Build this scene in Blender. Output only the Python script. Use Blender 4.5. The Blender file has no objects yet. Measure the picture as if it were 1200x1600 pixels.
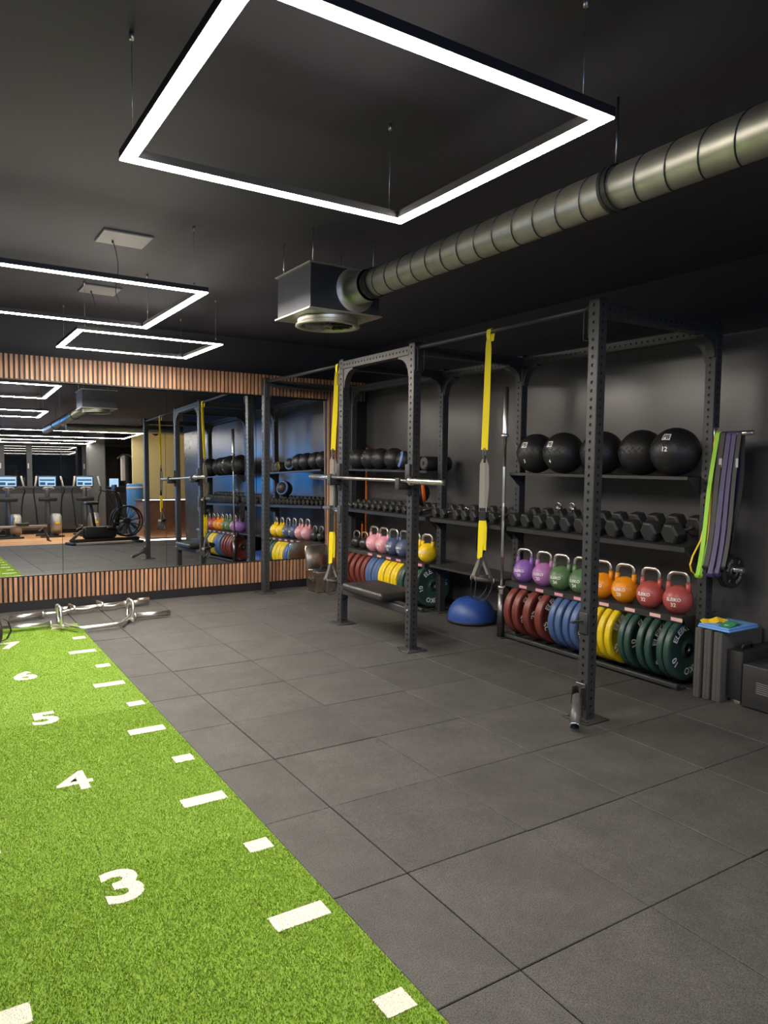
import bpy, bmesh, math, random
import numpy as np
from mathutils import Vector, Matrix, Euler
random.seed(7); rng = np.random.default_rng(7)
S = bpy.context.scene
COL = S.collection
PI = math.pi

# ------------------------------------------------------------------ camera
F, YAW, PITCH, ROLL = 1130.9, 0.5656, -0.0649, 0.0128
CAM = Vector((-1.500, -1.553, 1.532))
cy, sy, cp, sp = math.cos(YAW), math.sin(YAW), math.cos(PITCH), math.sin(PITCH)
fwd = Vector((sy*cp, cy*cp, sp)); rgt = Vector((cy, -sy, 0)); upv = rgt.cross(fwd)
cr, sr = math.cos(ROLL), math.sin(ROLL)
r2 = rgt*cr + upv*sr; u2 = upv*cr - rgt*sr
cd = bpy.data.cameras.new('camera'); cam = bpy.data.objects.new('camera', cd); COL.objects.link(cam)
cd.sensor_fit = 'VERTICAL'; cd.sensor_height = 32.0; cd.lens = F/1600*32.0
cd.clip_start = 0.05; cd.clip_end = 100
M = Matrix((r2, u2, -fwd)).transposed().to_4x4(); M.translation = CAM
cam.matrix_world = M
S.camera = cam
# ------------------------------------------------------------------ world, exposure
w = bpy.data.worlds.new('night'); S.world = w; w.use_nodes = True
w.node_tree.nodes['Background'].inputs[0].default_value = (0.10, 0.14, 0.24, 1)
w.node_tree.nodes['Background'].inputs[1].default_value = 0.03
S.view_settings.view_transform = 'Standard'; S.view_settings.look = 'None'
S.view_settings.exposure = 0.0; S.view_settings.gamma = 1.0; S.view_settings.use_curve_mapping = False
LED_STRENGTH = 178.0
LED_COLOR = (1.0, 0.915, 0.80)

# ------------------------------------------------------------------ materials
MATS = {}
def mat(name, col, rough=0.5, metal=0.0, noise=0.0, nscale=30, bump=0.0, bscale=200, emit=None, estr=0, spec=0.5, coat=0):
    if name in MATS: return MATS[name]
    m = bpy.data.materials.new(name); m.use_nodes = True
    nt = m.node_tree; b = nt.nodes['Principled BSDF']
    b.inputs['Base Color'].default_value = (*col, 1); b.inputs['Roughness'].default_value = rough
    b.inputs['Metallic'].default_value = metal; b.inputs['Specular IOR Level'].default_value = spec
    if coat: b.inputs['Coat Weight'].default_value = coat; b.inputs['Coat Roughness'].default_value = 0.15
    if noise or bump:
        tc = nt.nodes.new('ShaderNodeTexCoord')
    if noise:
        n = nt.nodes.new('ShaderNodeTexNoise'); n.inputs['Scale'].default_value = nscale; n.inputs['Detail'].default_value = 6
        nt.links.new(tc.outputs['Object'], n.inputs['Vector'])
        r = nt.nodes.new('ShaderNodeValToRGB')
        r.color_ramp.elements[0].position = 0.3; r.color_ramp.elements[1].position = 0.7
        r.color_ramp.elements[0].color = (*[c*(1-noise) for c in col], 1)
        r.color_ramp.elements[1].color = (*[min(1, c*(1+noise)) for c in col], 1)
        nt.links.new(n.outputs['Fac'], r.inputs['Fac']); nt.links.new(r.outputs['Color'], b.inputs['Base Color'])
    if bump:
        n2 = nt.nodes.new('ShaderNodeTexNoise'); n2.inputs['Scale'].default_value = bscale; n2.inputs['Detail'].default_value = 3
        nt.links.new(tc.outputs['Object'], n2.inputs['Vector'])
        bp = nt.nodes.new('ShaderNodeBump'); bp.inputs['Strength'].default_value = bump; bp.inputs['Distance'].default_value = 0.002
        nt.links.new(n2.outputs['Fac'], bp.inputs['Height']); nt.links.new(bp.outputs['Normal'], b.inputs['Normal'])
    if emit:
        b.inputs['Emission Color'].default_value = (*emit, 1); b.inputs['Emission Strength'].default_value = estr
    MATS[name] = m; return m

mat('ceiling_paint', (0.034, 0.031, 0.048), 0.7, noise=0.08, nscale=3)
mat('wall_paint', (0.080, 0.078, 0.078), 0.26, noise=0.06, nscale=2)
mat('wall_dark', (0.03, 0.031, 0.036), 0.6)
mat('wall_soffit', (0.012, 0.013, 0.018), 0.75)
mat('base_black', (0.008, 0.008, 0.009), 0.5)
mat('subfloor', (0.006, 0.006, 0.006), 0.9)
mat('powder_black', (0.032, 0.033, 0.035), 0.40, noise=0.10, nscale=60, bump=0.15, bscale=900)
mat('shelf_black', (0.030, 0.030, 0.032), 0.38, bump=0.1, bscale=900)
mat('matte_black', (0.012, 0.012, 0.013), 0.6)
mat('rubber_black', (0.014, 0.014, 0.015), 0.5, bump=0.2, bscale=500)
mat('hex_rubber', (0.022, 0.022, 0.023), 0.48, bump=0.25, bscale=700, noise=0.15, nscale=80)
mat('ball_black', (0.016, 0.016, 0.017), 0.40, bump=0.5, bscale=260)
mat('chrome', (0.80, 0.78, 0.74), 0.27, 1.0)
mat('bar_chrome', (0.88, 0.86, 0.81), 0.30, 1.0)
mat('steel', (0.62, 0.59, 0.54), 0.32, 1.0, noise=0.08, nscale=60)
mat('dark_steel', (0.18, 0.18, 0.18), 0.35, 1.0)
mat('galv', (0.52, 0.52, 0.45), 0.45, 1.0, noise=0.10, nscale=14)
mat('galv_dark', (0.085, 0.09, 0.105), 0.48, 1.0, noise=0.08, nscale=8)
mat('alu_box', (0.62, 0.56, 0.47), 0.30, 1.0, noise=0.1, nscale=20)
mat('white_paint', (0.62, 0.60, 0.58), 0.5)
mat('panel_grey', (0.24, 0.22, 0.23), 0.6)
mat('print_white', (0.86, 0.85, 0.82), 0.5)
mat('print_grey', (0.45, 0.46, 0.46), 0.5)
mat('tag_pink', (0.80, 0.48, 0.44), 0.5)
mat('mirror', (0.86, 0.88, 0.88), 0.0, 1.0)
mat('mirror_edge', (0.5, 0.53, 0.52), 0.25, 1.0)
mat('vinyl', (0.022, 0.021, 0.020), 0.38, bump=0.3, bscale=400)
mat('strap_yellow', (0.96, 0.76, 0.004), 0.65, bump=0.2, bscale=900)
mat('strap_grey', (0.30, 0.275, 0.24), 0.7, bump=0.2, bscale=900)
mat('strap_black', (0.016, 0.016, 0.017), 0.7)
mat('grip', (0.035, 0.034, 0.033), 0.65)
mat('led', (1, 1, 1), 0.5, emit=LED_COLOR, estr=LED_STRENGTH)
mat('led_profile', (0.02, 0.02, 0.022), 0.5, 0.0)
mat('led_far', (1, 1, 1), 0.5, emit=LED_COLOR, estr=75)
mat('blue_dome', (0.018, 0.060, 0.26), 0.42, bump=0.1, bscale=150)
mat('foam_grey', (0.075, 0.070, 0.064), 0.85, noise=0.2, nscale=90)
mat('pad_blue', (0.16, 0.36, 0.78), 0.6)
mat('band_green', (0.33, 0.68, 0.04), 0.55)
mat('band_purple', (0.050, 0.036, 0.13), 0.5)
mat('band_dark', (0.03, 0.03, 0.032), 0.55)
mat('band_yellow', (0.86, 0.58, 0.03), 0.55)
mat('band_teal', (0.04, 0.30, 0.12), 0.6)
mat('orange', (0.80, 0.17, 0.02), 0.5)
mat('ball_orange', (0.80, 0.16, 0.02), 0.45)
mat('ball_blue', (0.14, 0.27, 0.62), 0.45)
mat('ball_pink', (0.75, 0.22, 0.20), 0.45)
for n, c in dict(red=(0.160, 0.034, 0.025), blue=(0.055, 0.105, 0.24), yellow=(0.72, 0.52, 0.008), green=(0.026, 0.066, 0.052)).items():
    mat('plate_'+n, c, 0.42, bump=0.15, bscale=500, noise=0.08, nscale=40)
for n, c in dict(purple=(0.28, 0.13, 0.46), mauve=(0.44, 0.17, 0.44), green=(0.10, 0.19, 0.085), orange=(0.85, 0.29, 0.008), red=(0.44, 0.085, 0.075), pink=(0.70, 0.31, 0.37), navy=(0.075, 0.10, 0.19), yellow=(0.90, 0.60, 0.01), black=(0.02, 0.02, 0.02)).items():
    mat('kb_'+n, c, 0.38, bump=0.08, bscale=300)
mat('screen', (0.02, 0.02, 0.02), 0.2, emit=(0.45, 0.72, 1.0), estr=1.1)
mat('screen_dark', (0.02, 0.03, 0.05), 0.15, emit=(0.10, 0.25, 0.5), estr=0.3)
mat('blue_neon', (0.1, 0.3, 0.9), 0.4, emit=(0.05, 0.36, 1.0), estr=10.5)
mat('machine_grey', (0.06, 0.06, 0.06), 0.4)
mat('machine_silver', (0.36, 0.34, 0.31), 0.35, 0.6)
mat('machine_black', (0.014, 0.014, 0.015), 0.45)
mat('grip_light', (0.55, 0.50, 0.45), 0.45)
mat('badge_yellow', (0.9, 0.65, 0.02), 0.5)
mat('window_frame', (0.055, 0.060, 0.068), 0.5)
mat('night_glass', (0.006, 0.008, 0.012), 0.03, spec=0.7)
mat('column_grey', (0.14, 0.14, 0.145), 0.6)
mat('warm_wall', (0.60, 0.50, 0.26), 0.6)
mat('desk_brown', (0.20, 0.085, 0.04), 0.45, noise=0.25, nscale=6)
mat('warm_lamp', (1, 1, 1), 0.5, emit=(1.0, 0.78, 0.40), estr=9)
mat('strip_lamp', (1, 1, 1), 0.5, emit=(1.0, 0.92, 0.75), estr=5)
mat('drum_blue', (0.06, 0.20, 0.46), 0.4)

def wood_mat(name, c1, c2, axis_scale):
    m = bpy.data.materials.new(name); m.use_nodes = True; nt = m.node_tree; b = nt.nodes['Principled BSDF']
    tc = nt.nodes.new('ShaderNodeTexCoord'); mp = nt.nodes.new('ShaderNodeMapping'); mp.inputs['Scale'].default_value = axis_scale
    n = nt.nodes.new('ShaderNodeTexNoise'); n.inputs['Scale'].default_value = 6; n.inputs['Detail'].default_value = 8; n.inputs['Distortion'].default_value = 0.6
    oi = nt.nodes.new('ShaderNodeObjectInfo'); ad = nt.nodes.new('ShaderNodeVectorMath'); ad.operation = 'ADD'
    nt.links.new(tc.outputs['Object'], mp.inputs['Vector']); nt.links.new(mp.outputs['Vector'], ad.inputs[0]); 
    ml = nt.nodes.new('ShaderNodeMath'); ml.operation = 'MULTIPLY'; ml.inputs[1].default_value = 37.0
    nt.links.new(oi.outputs['Random'], ml.inputs[0]); nt.links.new(ml.outputs[0], ad.inputs[1])
    nt.links.new(ad.outputs[0], n.inputs['Vector'])
    r = nt.nodes.new('ShaderNodeValToRGB'); r.color_ramp.elements[0].color = (*c1, 1); r.color_ramp.elements[1].color = (*c2, 1)
    r.color_ramp.elements[0].position = 0.3; r.color_ramp.elements[1].position = 0.72
    nt.links.new(n.outputs['Fac'], r.inputs['Fac'])
    # each slat its own tone
    hv = nt.nodes.new('ShaderNodeHueSaturation'); mr = nt.nodes.new('ShaderNodeMapRange')
    mr.inputs['To Min'].default_value = 0.72; mr.inputs['To Max'].default_value = 1.22
    nt.links.new(oi.outputs['Random'], mr.inputs['Value']); nt.links.new(mr.outputs[0], hv.inputs['Value'])
    nt.links.new(r.outputs['Color'], hv.inputs['Color']); nt.links.new(hv.outputs['Color'], b.inputs['Base Color'])
    b.inputs['Roughness'].default_value = 0.55
    MATS[name] = m
wood_mat('slat_wood', (0.30, 0.145, 0.078), (0.46, 0.25, 0.145), (8, 8, 0.7))
wood_mat('floor_wood', (0.55, 0.27, 0.11), (0.74, 0.42, 0.20), (0.6, 7, 7))

def rubber_tile_mat():
    m = bpy.data.materials.new('tile_rubber'); m.use_nodes = True; nt = m.node_tree; b = nt.nodes['Principled BSDF']
    tc = nt.nodes.new('ShaderNodeTexCoord'); oi = nt.nodes.new('ShaderNodeObjectInfo')
    geo = nt.nodes.new('ShaderNodeNewGeometry')
    n1 = nt.nodes.new('ShaderNodeTexNoise'); n1.inputs['Scale'].default_value = 210; n1.inputs['Detail'].default_value = 4; n1.inputs['Roughness'].default_value = 0.8
    n2 = nt.nodes.new('ShaderNodeTexNoise'); n2.inputs['Scale'].default_value = 3.2; n2.inputs['Detail'].default_value = 8; n2.inputs['Roughness'].default_value = 0.65
    n3 = nt.nodes.new('ShaderNodeTexNoise'); n3.inputs['Scale'].default_value = 24; n3.inputs['Detail'].default_value = 6
    for n in (n1, n2, n3): nt.links.new(geo.outputs['Position'], n.inputs['Vector'])
    r1 = nt.nodes.new('ShaderNodeValToRGB'); r1.color_ramp.elements[0].position = 0.38; r1.color_ramp.elements[1].position = 0.70
    r1.color_ramp.elements[0].color = (0.014, 0.0138, 0.0135, 1); r1.color_ramp.elements[1].color = (0.104, 0.100, 0.095, 1)
    nt.links.new(n1.outputs['Fac'], r1.inputs['Fac'])
    r2_ = nt.nodes.new('ShaderNodeMapRange'); r2_.inputs['From Min'].default_value = 0.3; r2_.inputs['From Max'].default_value = 0.7
    r2_.inputs['To Min'].default_value = 0.72; r2_.inputs['To Max'].default_value = 1.28
    nt.links.new(n2.outputs['Fac'], r2_.inputs['Value'])
    r4 = nt.nodes.new('ShaderNodeMapRange'); r4.inputs['To Min'].default_value = 0.90; r4.inputs['To Max'].default_value = 1.10
    nt.links.new(oi.outputs['Random'], r4.inputs['Value'])
    r3_ = nt.nodes.new('ShaderNodeMapRange'); r3_.inputs['From Min'].default_value = 0.35; r3_.inputs['From Max'].default_value = 0.75
    r3_.inputs['To Min'].default_value = 0.92; r3_.inputs['To Max'].default_value = 1.12
    nt.links.new(n3.outputs['Fac'], r3_.inputs['Value'])
    m1 = nt.nodes.new('ShaderNodeMath'); m1.operation = 'MULTIPLY'; m2 = nt.nodes.new('ShaderNodeMath'); m2.operation = 'MULTIPLY'
    nt.links.new(r2_.outputs[0], m1.inputs[0]); nt.links.new(r4.outputs[0], m1.inputs[1])
    nt.links.new(m1.outputs[0], m2.inputs[0]); nt.links.new(r3_.outputs[0], m2.inputs[1])
    vm = nt.nodes.new('ShaderNodeVectorMath'); vm.operation = 'SCALE'
    nt.links.new(r1.outputs['Color'], vm.inputs[0]); nt.links.new(m2.outputs[0], vm.inputs['Scale'])
    nt.links.new(vm.outputs[0], b.inputs['Base Color'])
    b.inputs['Roughness'].default_value = 0.72
    bp = nt.nodes.new('ShaderNodeBump'); bp.inputs['Strength'].default_value = 0.35; bp.inputs['Distance'].default_value = 0.002
    nt.links.new(n1.outputs['Fac'], bp.inputs['Height']); nt.links.new(bp.outputs['Normal'], b.inputs['Normal'])
    MATS['tile_rubber'] = m
rubber_tile_mat()

def attr_mat():
    m = bpy.data.materials.new('turf_fibre'); m.use_nodes = True; nt = m.node_tree; b = nt.nodes['Principled BSDF']
    a = nt.nodes.new('ShaderNodeAttribute'); a.attribute_name = 'fibre'
    nt.links.new(a.outputs['Color'], b.inputs['Base Color']); b.inputs['Roughness'].default_value = 0.6
    b.inputs['Specular IOR Level'].default_value = 0.25
    MATS['turf_fibre'] = m
attr_mat()
mat('turf_back', (0.14, 0.25, 0.02), 0.9, noise=0.3, nscale=200)
mat('turf_white', (0.62, 0.58, 0.50), 0.9)

# ------------------------------------------------------------------ mesh builder
class MB:
    def __init__(s): s.v = []; s.f = []; s.sm = []; s.mi = []; s.cur = 0
    def add(s, vs, fs, smooth=False):
        o = len(s.v); s.v += [tuple(v) for v in vs]
        for f in fs: s.f.append(tuple(o+i for i in f)); s.sm.append(smooth); s.mi.append(s.cur)
        return s
    def box(s, x0, x1, y0, y1, z0, z1, M=None):
        vs = [Vector((x, y, z)) for z in (z0, z1) for x, y in ((x0, y0), (x1, y0), (x1, y1), (x0, y1))]
        if M: vs = [M @ v for v in vs]
        return s.add(vs, [(3, 2, 1, 0), (4, 5, 6, 7), (0, 1, 5, 4), (1, 2, 6, 5), (2, 3, 7, 6), (3, 0, 4, 7)])
    def rbox(s, x0, x1, y0, y1, z0, z1, b=0.01, M=None, seg=2):
        bm = bmesh.new(); bmesh.ops.create_cube(bm, size=1)
        for v in bm.verts: v.co = Vector(((x0+x1)/2+v.co.x*(x1-x0), (y0+y1)/2+v.co.y*(y1-y0), (z0+z1)/2+v.co.z*(z1-z0)))
        bmesh.ops.bevel(bm, geom=bm.edges[:], offset=b, segments=seg, profile=0.5, affect='EDGES')
        bm.verts.index_update(); vs = [(M @ v.co if M else v.co.copy()) for v in bm.verts]
        fs = [[v.index for v in f.verts] for f in bm.faces]; bm.free()
        return s.add(vs, fs, True)
    def cyl(s, p0, p1, r, n=16, r1=None, caps=True, smooth=True):
        p0 = Vector(p0); p1 = Vector(p1); r1 = r if r1 is None else r1
        d = (p1-p0).normalized(); a = d.orthogonal().normalized(); b = d.cross(a)
        vs = []
        for p, q in ((p0, r), (p1, r1)):
            vs += [p + (a*math.cos(2*PI*i/n) + b*math.sin(2*PI*i/n))*q for i in range(n)]
        s.add(vs, [(i, (i+1) % n, n+(i+1) % n, n+i) for i in range(n)], smooth)
        if caps:
            s.add(vs[:n], [tuple(reversed(range(n)))]); s.add(vs[n:], [tuple(range(n))])
        return s
    def tube(s, pts, r, n=8, closed=False, caps=True):
        pts = [Vector(p) for p in pts]; k = len(pts); rs = r if isinstance(r, (list, tuple)) else [r]*k
        vs = []; a = None
        for i in range(k):
            t = (pts[(i+1) % k]-pts[i-1]) if closed else (pts[min(i+1, k-1)]-pts[max(i-1, 0)])
            t.normalize()
            if a is None: a = t.orthogonal().normalized()
            a = (a - t*a.dot(t)); a = a.normalized() if a.length > 1e-6 else t.orthogonal().normalized()
            b = t.cross(a)
            vs += [pts[i] + (a*math.cos(2*PI*j/n)+b*math.sin(2*PI*j/n))*rs[i] for j in range(n)]
        fs = []
        for i in range(k if closed else k-1):
            i2 = (i+1) % k
            fs += [(i*n+j, i*n+(j+1) % n, i2*n+(j+1) % n, i2*n+j) for j in range(n)]
        s.add(vs, fs, True)
        if caps and not closed:
            s.add(vs[:n], [tuple(reversed(range(n)))]); s.add(vs[-n:], [tuple(range(n))])
        return s
    def lathe(s, prof, o=(0, 0, 0), ax=(0, 0, 1), n=32, smooth=True):
        o = Vector(o); d = Vector(ax).normalized(); a = d.orthogonal().normalized(); b = d.cross(a)
        vs = []
        for r, z in prof: vs += [o + d*z + (a*math.cos(2*PI*j/n)+b*math.sin(2*PI*j/n))*max(r, 1e-5) for j in range(n)]
        fs = []
        for i in range(len(prof)-1): fs += [(i*n+j, i*n+(j+1) % n, (i+1)*n+(j+1) % n, (i+1)*n+j) for j in range(n)]
        return s.add(vs, fs, smooth)
    def ribbon(s, pts, side, wid, th=0.002):
        # strap: rectangular section swept along pts; side = width direction
        pts = [Vector(p) for p in pts]; side = Vector(side).normalized(); k = len(pts); vs = []
        for i in range(k):
            t = (pts[min(i+1, k-1)]-pts[max(i-1, 0)]).normalized(); sd = (side - t*side.dot(t)).normalized(); nn = t.cross(sd)
            w_ = wid[i] if isinstance(wid, (list, tuple)) else wid
            for a, b in ((-1, -1), (1, -1), (1, 1), (-1, 1)): vs.append(pts[i]+sd*(a*w_/2)+nn*(b*th/2))
        fs = [(0, 1, 2, 3), tuple((k-1)*4+j for j in (3, 2, 1, 0))]
        for i in range(k-1): fs += [(i*4+j, (i+1)*4+j, (i+1)*4+(j+1) % 4, i*4+(j+1) % 4) for j in range(4)]
        return s.add(vs, fs, False)
    def prism(s, poly, o, ux, uy, th):
        # flat polygon (2d) in plane (ux,uy) with thickness along ux x uy, centred
        o = Vector(o); ux = Vector(ux); uy = Vector(uy); n = ux.cross(uy).normalized(); k = len(poly)
        vs = [o+ux*x+uy*y-n*th/2 for x, y in poly]+[o+ux*x+uy*y+n*th/2 for x, y in poly]
        return s.add(vs, [tuple(reversed(range(k))), tuple(range(k, 2*k))]+[(i, (i+1) % k, k+(i+1) % k, k+i) for i in range(k)])
    def sphere(s, c, r, nu=24, nv=14, sc=(1, 1, 1)):
        c = Vector(c)
        prof = [(r*math.sin(PI*i/nv), -r*math.cos(PI*i/nv)) for i in range(nv+1)]
        o = len(s.v); s.lathe(prof, (0, 0, 0), (0, 0, 1), nu)
        for i in range(o, len(s.v)): v = s.v[i]; s.v[i] = (c.x+v[0]*sc[0], c.y+v[1]*sc[1], c.z+v[2]*sc[2])
        return s
    def mesh(s, name, mats, fixn=True):
        me = bpy.data.meshes.new(name); me.from_pydata(s.v, [], s.f)
        me.polygons.foreach_set('use_smooth', s.sm); me.polygons.foreach_set('material_index', s.mi)
        for m in (mats if isinstance(mats, (list, tuple)) else [mats]): me.materials.append(MATS[m])
        if fixn:
            bm = bmesh.new(); bm.from_mesh(me); bmesh.ops.remove_doubles(bm, verts=bm.verts[:], dist=1e-5)
            bmesh.ops.recalc_face_normals(bm, faces=bm.faces[:]); bm.to_mesh(me); bm.free()
        me.update(); return me
    def build(s, name, mats, parent=None, off=None, fixn=True):
        if off is None and parent is not None:
            off = Vector(parent.get('_o', (0, 0, 0)))
        if off is not None and Vector(off).length > 0:
            s.v = [tuple(Vector(v)-Vector(off)) for v in s.v]
        return link(name, s.mesh(name, mats, fixn), parent)

def link(name, me, parent=None, loc=None):
    o = bpy.data.objects.new(name, me); COL.objects.link(o)
    if parent: o.parent = parent
    if loc is not None: o.location = loc
    return o
ORIG = {}
def thing(name, label, cat, loc=(0, 0, 0), group=None, world=False):
    """Empty at the thing's base. world=True: parts are given in world coordinates."""
    o = bpy.data.objects.new(name, None); COL.objects.link(o); o.location = loc; o.empty_display_size = 0.1
    o['label'] = label; o['category'] = cat
    if group: o['group'] = group
    if world: o['_o'] = tuple(loc)
    return o
def tag(o, label, cat, group=None):
    o['label'] = label; o['category'] = cat
    if group: o['group'] = group
    return o
def struct(o): o['kind'] = 'structure'; return o
def dup(root, loc=None, label=None, group=None, rot=None):
    def cp_(o, par):
        c = o.copy(); COL.objects.link(c); c.parent = par
        for ch in o.children: cp_(ch, c)
        return c
    r = cp_(root, None)
    if loc is not None: r.location = loc
    if rot is not None: r.rotation_euler = rot
    if label: r['label'] = label
    if group: r['group'] = group
    return r
_TX = {}
def text2d(txt, size, bold=0.0, sx=1.0):
    """centred flat lettering as (verts2d, faces)"""
    key = (txt, bold)
    if key not in _TX:
        cu = bpy.data.curves.new('txt', 'FONT'); cu.body = txt; cu.size = 1; cu.align_x = 'CENTER'; cu.align_y = 'CENTER'; cu.offset = bold
        cu.resolution_u = 4
        ob = bpy.data.objects.new('txt', cu); COL.objects.link(ob)
        dg = bpy.context.evaluated_depsgraph_get(); me = bpy.data.meshes.new_from_object(ob.evaluated_get(dg))
        vs = [(v.co.x, v.co.y) for v in me.vertices]; fs = [tuple(p.vertices) for p in me.polygons]
        bpy.data.objects.remove(ob); bpy.data.curves.remove(cu); bpy.data.meshes.remove(me)
        xs = [v[0] for v in vs]; ys = [v[1] for v in vs]; cx, cy_ = (min(xs)+max(xs))/2, (min(ys)+max(ys))/2; h = max(ys)-min(ys)
        _TX[key] = ([((x-cx)/h, (y-cy_)/h) for x, y in vs], fs)
    vs, fs = _TX[key]
    return [(x*size*sx, y*size) for x, y in vs], fs

# ------------------------------------------------------------------ room shell
XW, YM, ZC = 3.38, 6.57, 3.0          # rack wall, slatted mirror wall, ceiling
YB = -9.0                              # window wall behind
T = 0.6129                             # rubber tile module
TURF = (-1.53, -0.318, -2.6, 5.71)

floor = struct(MB().box(-4.5, 7.0, YB-0.2, 6.9, -0.12, -0.02).build('floor', 'subfloor'))
tm = {}
def tile_mesh(w_, h_):
    k = (round(w_, 3), round(h_, 3))
    if k not in tm:
        g = 0.0022; m = MB()
        a, b, z, ch = w_/2-g, h_/2-g, 0.0, 0.0025
        vs = [(-a, -b, -0.02), (a, -b, -0.02), (a, b, -0.02), (-a, b, -0.02), (-a, -b, z-ch), (a, -b, z-ch), (a, b, z-ch), (-a, b, z-ch),
              (-a+ch, -b+ch, z), (a-ch, -b+ch, z), (a-ch, b-ch, z), (-a+ch, b-ch, z)]
        fs = [(3, 2, 1, 0)]+[(i, (i+1) % 4, 4+(i+1) % 4, 4+i) for i in range(4)]+[(4+i, 4+(i+1) % 4, 8+(i+1) % 4, 8+i) for i in range(4)]+[(8, 9, 10, 11)]
        tm[k] = m.add(vs, fs).mesh('rubber_tile', 'tile_rubber')
    return tm[k]
WOODY = -3.95
def rows():
    y = 0.0; ys = [0.0]
    while ys[-1] < YM+0.1: ys.append(ys[-1]+T)
    while ys[0] > WOODY: ys.insert(0, ys[0]-T)
    ys[0] = WOODY
    ys = [min(v, YM+0.06) for v in ys]
    return [(a, b) for a, b in zip(ys[:-1], ys[1:]) if b-a > 0.02]
colx = [TURF[1]+0.001] + [i*T for i in range(0, 6)] + [3.40]
if colx[-1]-colx[-2] < 0.1: colx.pop(-2)
lcol = [-4.5, -3.98, -3.98+T, -3.98+2*T, -3.98+3*T, TURF[0]]
random.seed(3)
for y0, y1 in rows():
    for x0, x1 in list(zip(colx[:-1], colx[1:])) + (list(zip(lcol[:-1], lcol[1:]))) + ([(3.40, 4.1), (4.1, 5.0), (5.0, 7.0)] if y1 < -1.1 else []):
        o = link('rubber_tile', tile_mesh(x1-x0, y1-y0), floor, ((x0+x1)/2, (y0+y1)/2, random.uniform(-0.0012, 0.0012)))
        o.rotation_euler = (random.uniform(-.0012, .0012), random.uniform(-.0012, .0012), random.uniform(-.001, .001))
# a tile strip at both ends of the turf lane
for (y0, y1) in ((TURF[3], TURF[3]+0.43), (TURF[3]+0.43, YM+0.06)):
    for x0, x1 in ((TURF[0], -0.93), (-0.93, TURF[1])):
        link('rubber_tile', tile_mesh(x1-x0, y1-y0), floor, ((x0+x1)/2, (y0+y1)/2, 0))
for (y0, y1) in ((WOODY, -3.3), (-3.3, TURF[2])):
    for x0, x1 in ((TURF[0], -0.93), (-0.93, TURF[1])):
        link('rubber_tile', tile_mesh(x1-x0, y1-y0), floor, ((x0+x1)/2, (y0+y1)/2, 0))
# wooden floor of the cardio zone
wf = struct(MB().box(-4.5, 7.0, YB, WOODY-0.001, -0.02, -0.012).build('floor_wood_base', 'subfloor'))
pm = MB().box(-0.748, 0.748, -0.0905, 0.0905, -0.012, 0.0).mesh('plank', 'floor_wood')
yy = WOODY-0.0945; k = 0
while yy > YB:
    for i in range(-1, 4):
        link('plank', pm, wf, (0.2+i*1.5+(k % 3)*0.45, yy, 0))
    yy -= 0.183; k += 1

ceiling = struct(MB().box(-4.5, 7.0, YB-0.2, 6.9, ZC, ZC+0.1).build('ceiling', 'ceiling_paint'))
struct(MB().box(XW, XW+0.12, -1.2, 6.9, -0.02, ZC).build('wall_right', 'wall_paint'))
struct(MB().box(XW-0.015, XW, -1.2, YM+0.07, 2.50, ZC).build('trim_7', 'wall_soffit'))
struct(MB().box(XW+0.12, 7.0, -1.32, -1.2, -0.02, ZC).build('wall_alcove', 'wall_dark'))
struct(MB().box(7.0, 7.1, -5.6, -1.2, -0.02, ZC).build('wall_reception_side', 'warm_wall'))
struct(MB().box(3.30, 7.0, -5.7, -5.6, 0.0, ZC).build('wall_reception', 'warm_wall'))
struct(MB().box(3.28, 3.36, -9.0, -5.6, 0.0, ZC).build('wall_cardio_side', 'wall_dark')) if False else None
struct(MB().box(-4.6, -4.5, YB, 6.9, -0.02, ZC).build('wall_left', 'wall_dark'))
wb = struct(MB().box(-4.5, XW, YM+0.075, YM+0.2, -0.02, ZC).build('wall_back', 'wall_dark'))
struct(MB().box(-4.5, XW, YM-0.006, YM+0.075, 0.0, 0.10).build('baseboard_back', 'base_black'))
struct(MB().box(XW-0.012, XW, 1.0, 6.55, 0.0, 0.07).build('baseboard_right', 'base_black'))
# slatted trims
Z0, Z1, Z2, Z3 = 0.10, 0.348, 2.345, 2.585
XS = -2.4
t1 = struct(MB().box(XS, XW, YM+0.012, YM+0.075, Z2, Z3).build('trim_1', 'base_black'))
t2 = struct(MB().box(XS, XW, YM+0.012, YM+0.075, Z0, Z1).build('trim_2', 'base_black'))
t3 = struct(MB().box(2.80, XW, YM+0.012, YM+0.075, Z1, Z2).build('trim_3', 'base_black'))
PITCHS = 0.0463
def slat_mesh(h): 
    a, b = 0.0145, 0.012
    vs = [(-a, b, 0), (-a, -b*0.6, 0), (-a*0.8, -b, 0), (a*0.8, -b, 0), (a, -b*0.6, 0), (a, b, 0)]
    vs += [(x, y, h) for x, y, _ in vs]
    return MB().add(vs, [(5, 4, 3, 2, 1, 0), (6, 7, 8, 9, 10, 11)]+[(i, (i+1) % 6, 6+(i+1) % 6, 6+i) for i in range(6)]).mesh('slat', 'slat_wood')
s1, s2, s3 = slat_mesh(Z3-Z2), slat_mesh(Z1-Z0), slat_mesh(Z2-Z1)
x = XS+0.03
while x < XW-0.02:
    link('slat', s1, t1, (x, YM, Z2)); link('slat', s2, t2, (x, YM, Z0))
    if 2.815 < x < 3.09: link('slat', s3, t3, (x, YM, Z1))  # slats stop short of the corner; bare black backing stands in for shadow
    x += PITCHS
# aluminium edge rails of the mirror
struct(MB().box(XS, 2.80, YM+0.004, YM+0.016, Z2-0.012, Z2).build('trim_4', 'base_black'))
struct(MB().box(XS, 2.80, YM-0.004, YM+0.016, Z1-0.004, Z1+0.010).build('trim_5', 'base_black'))
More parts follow.
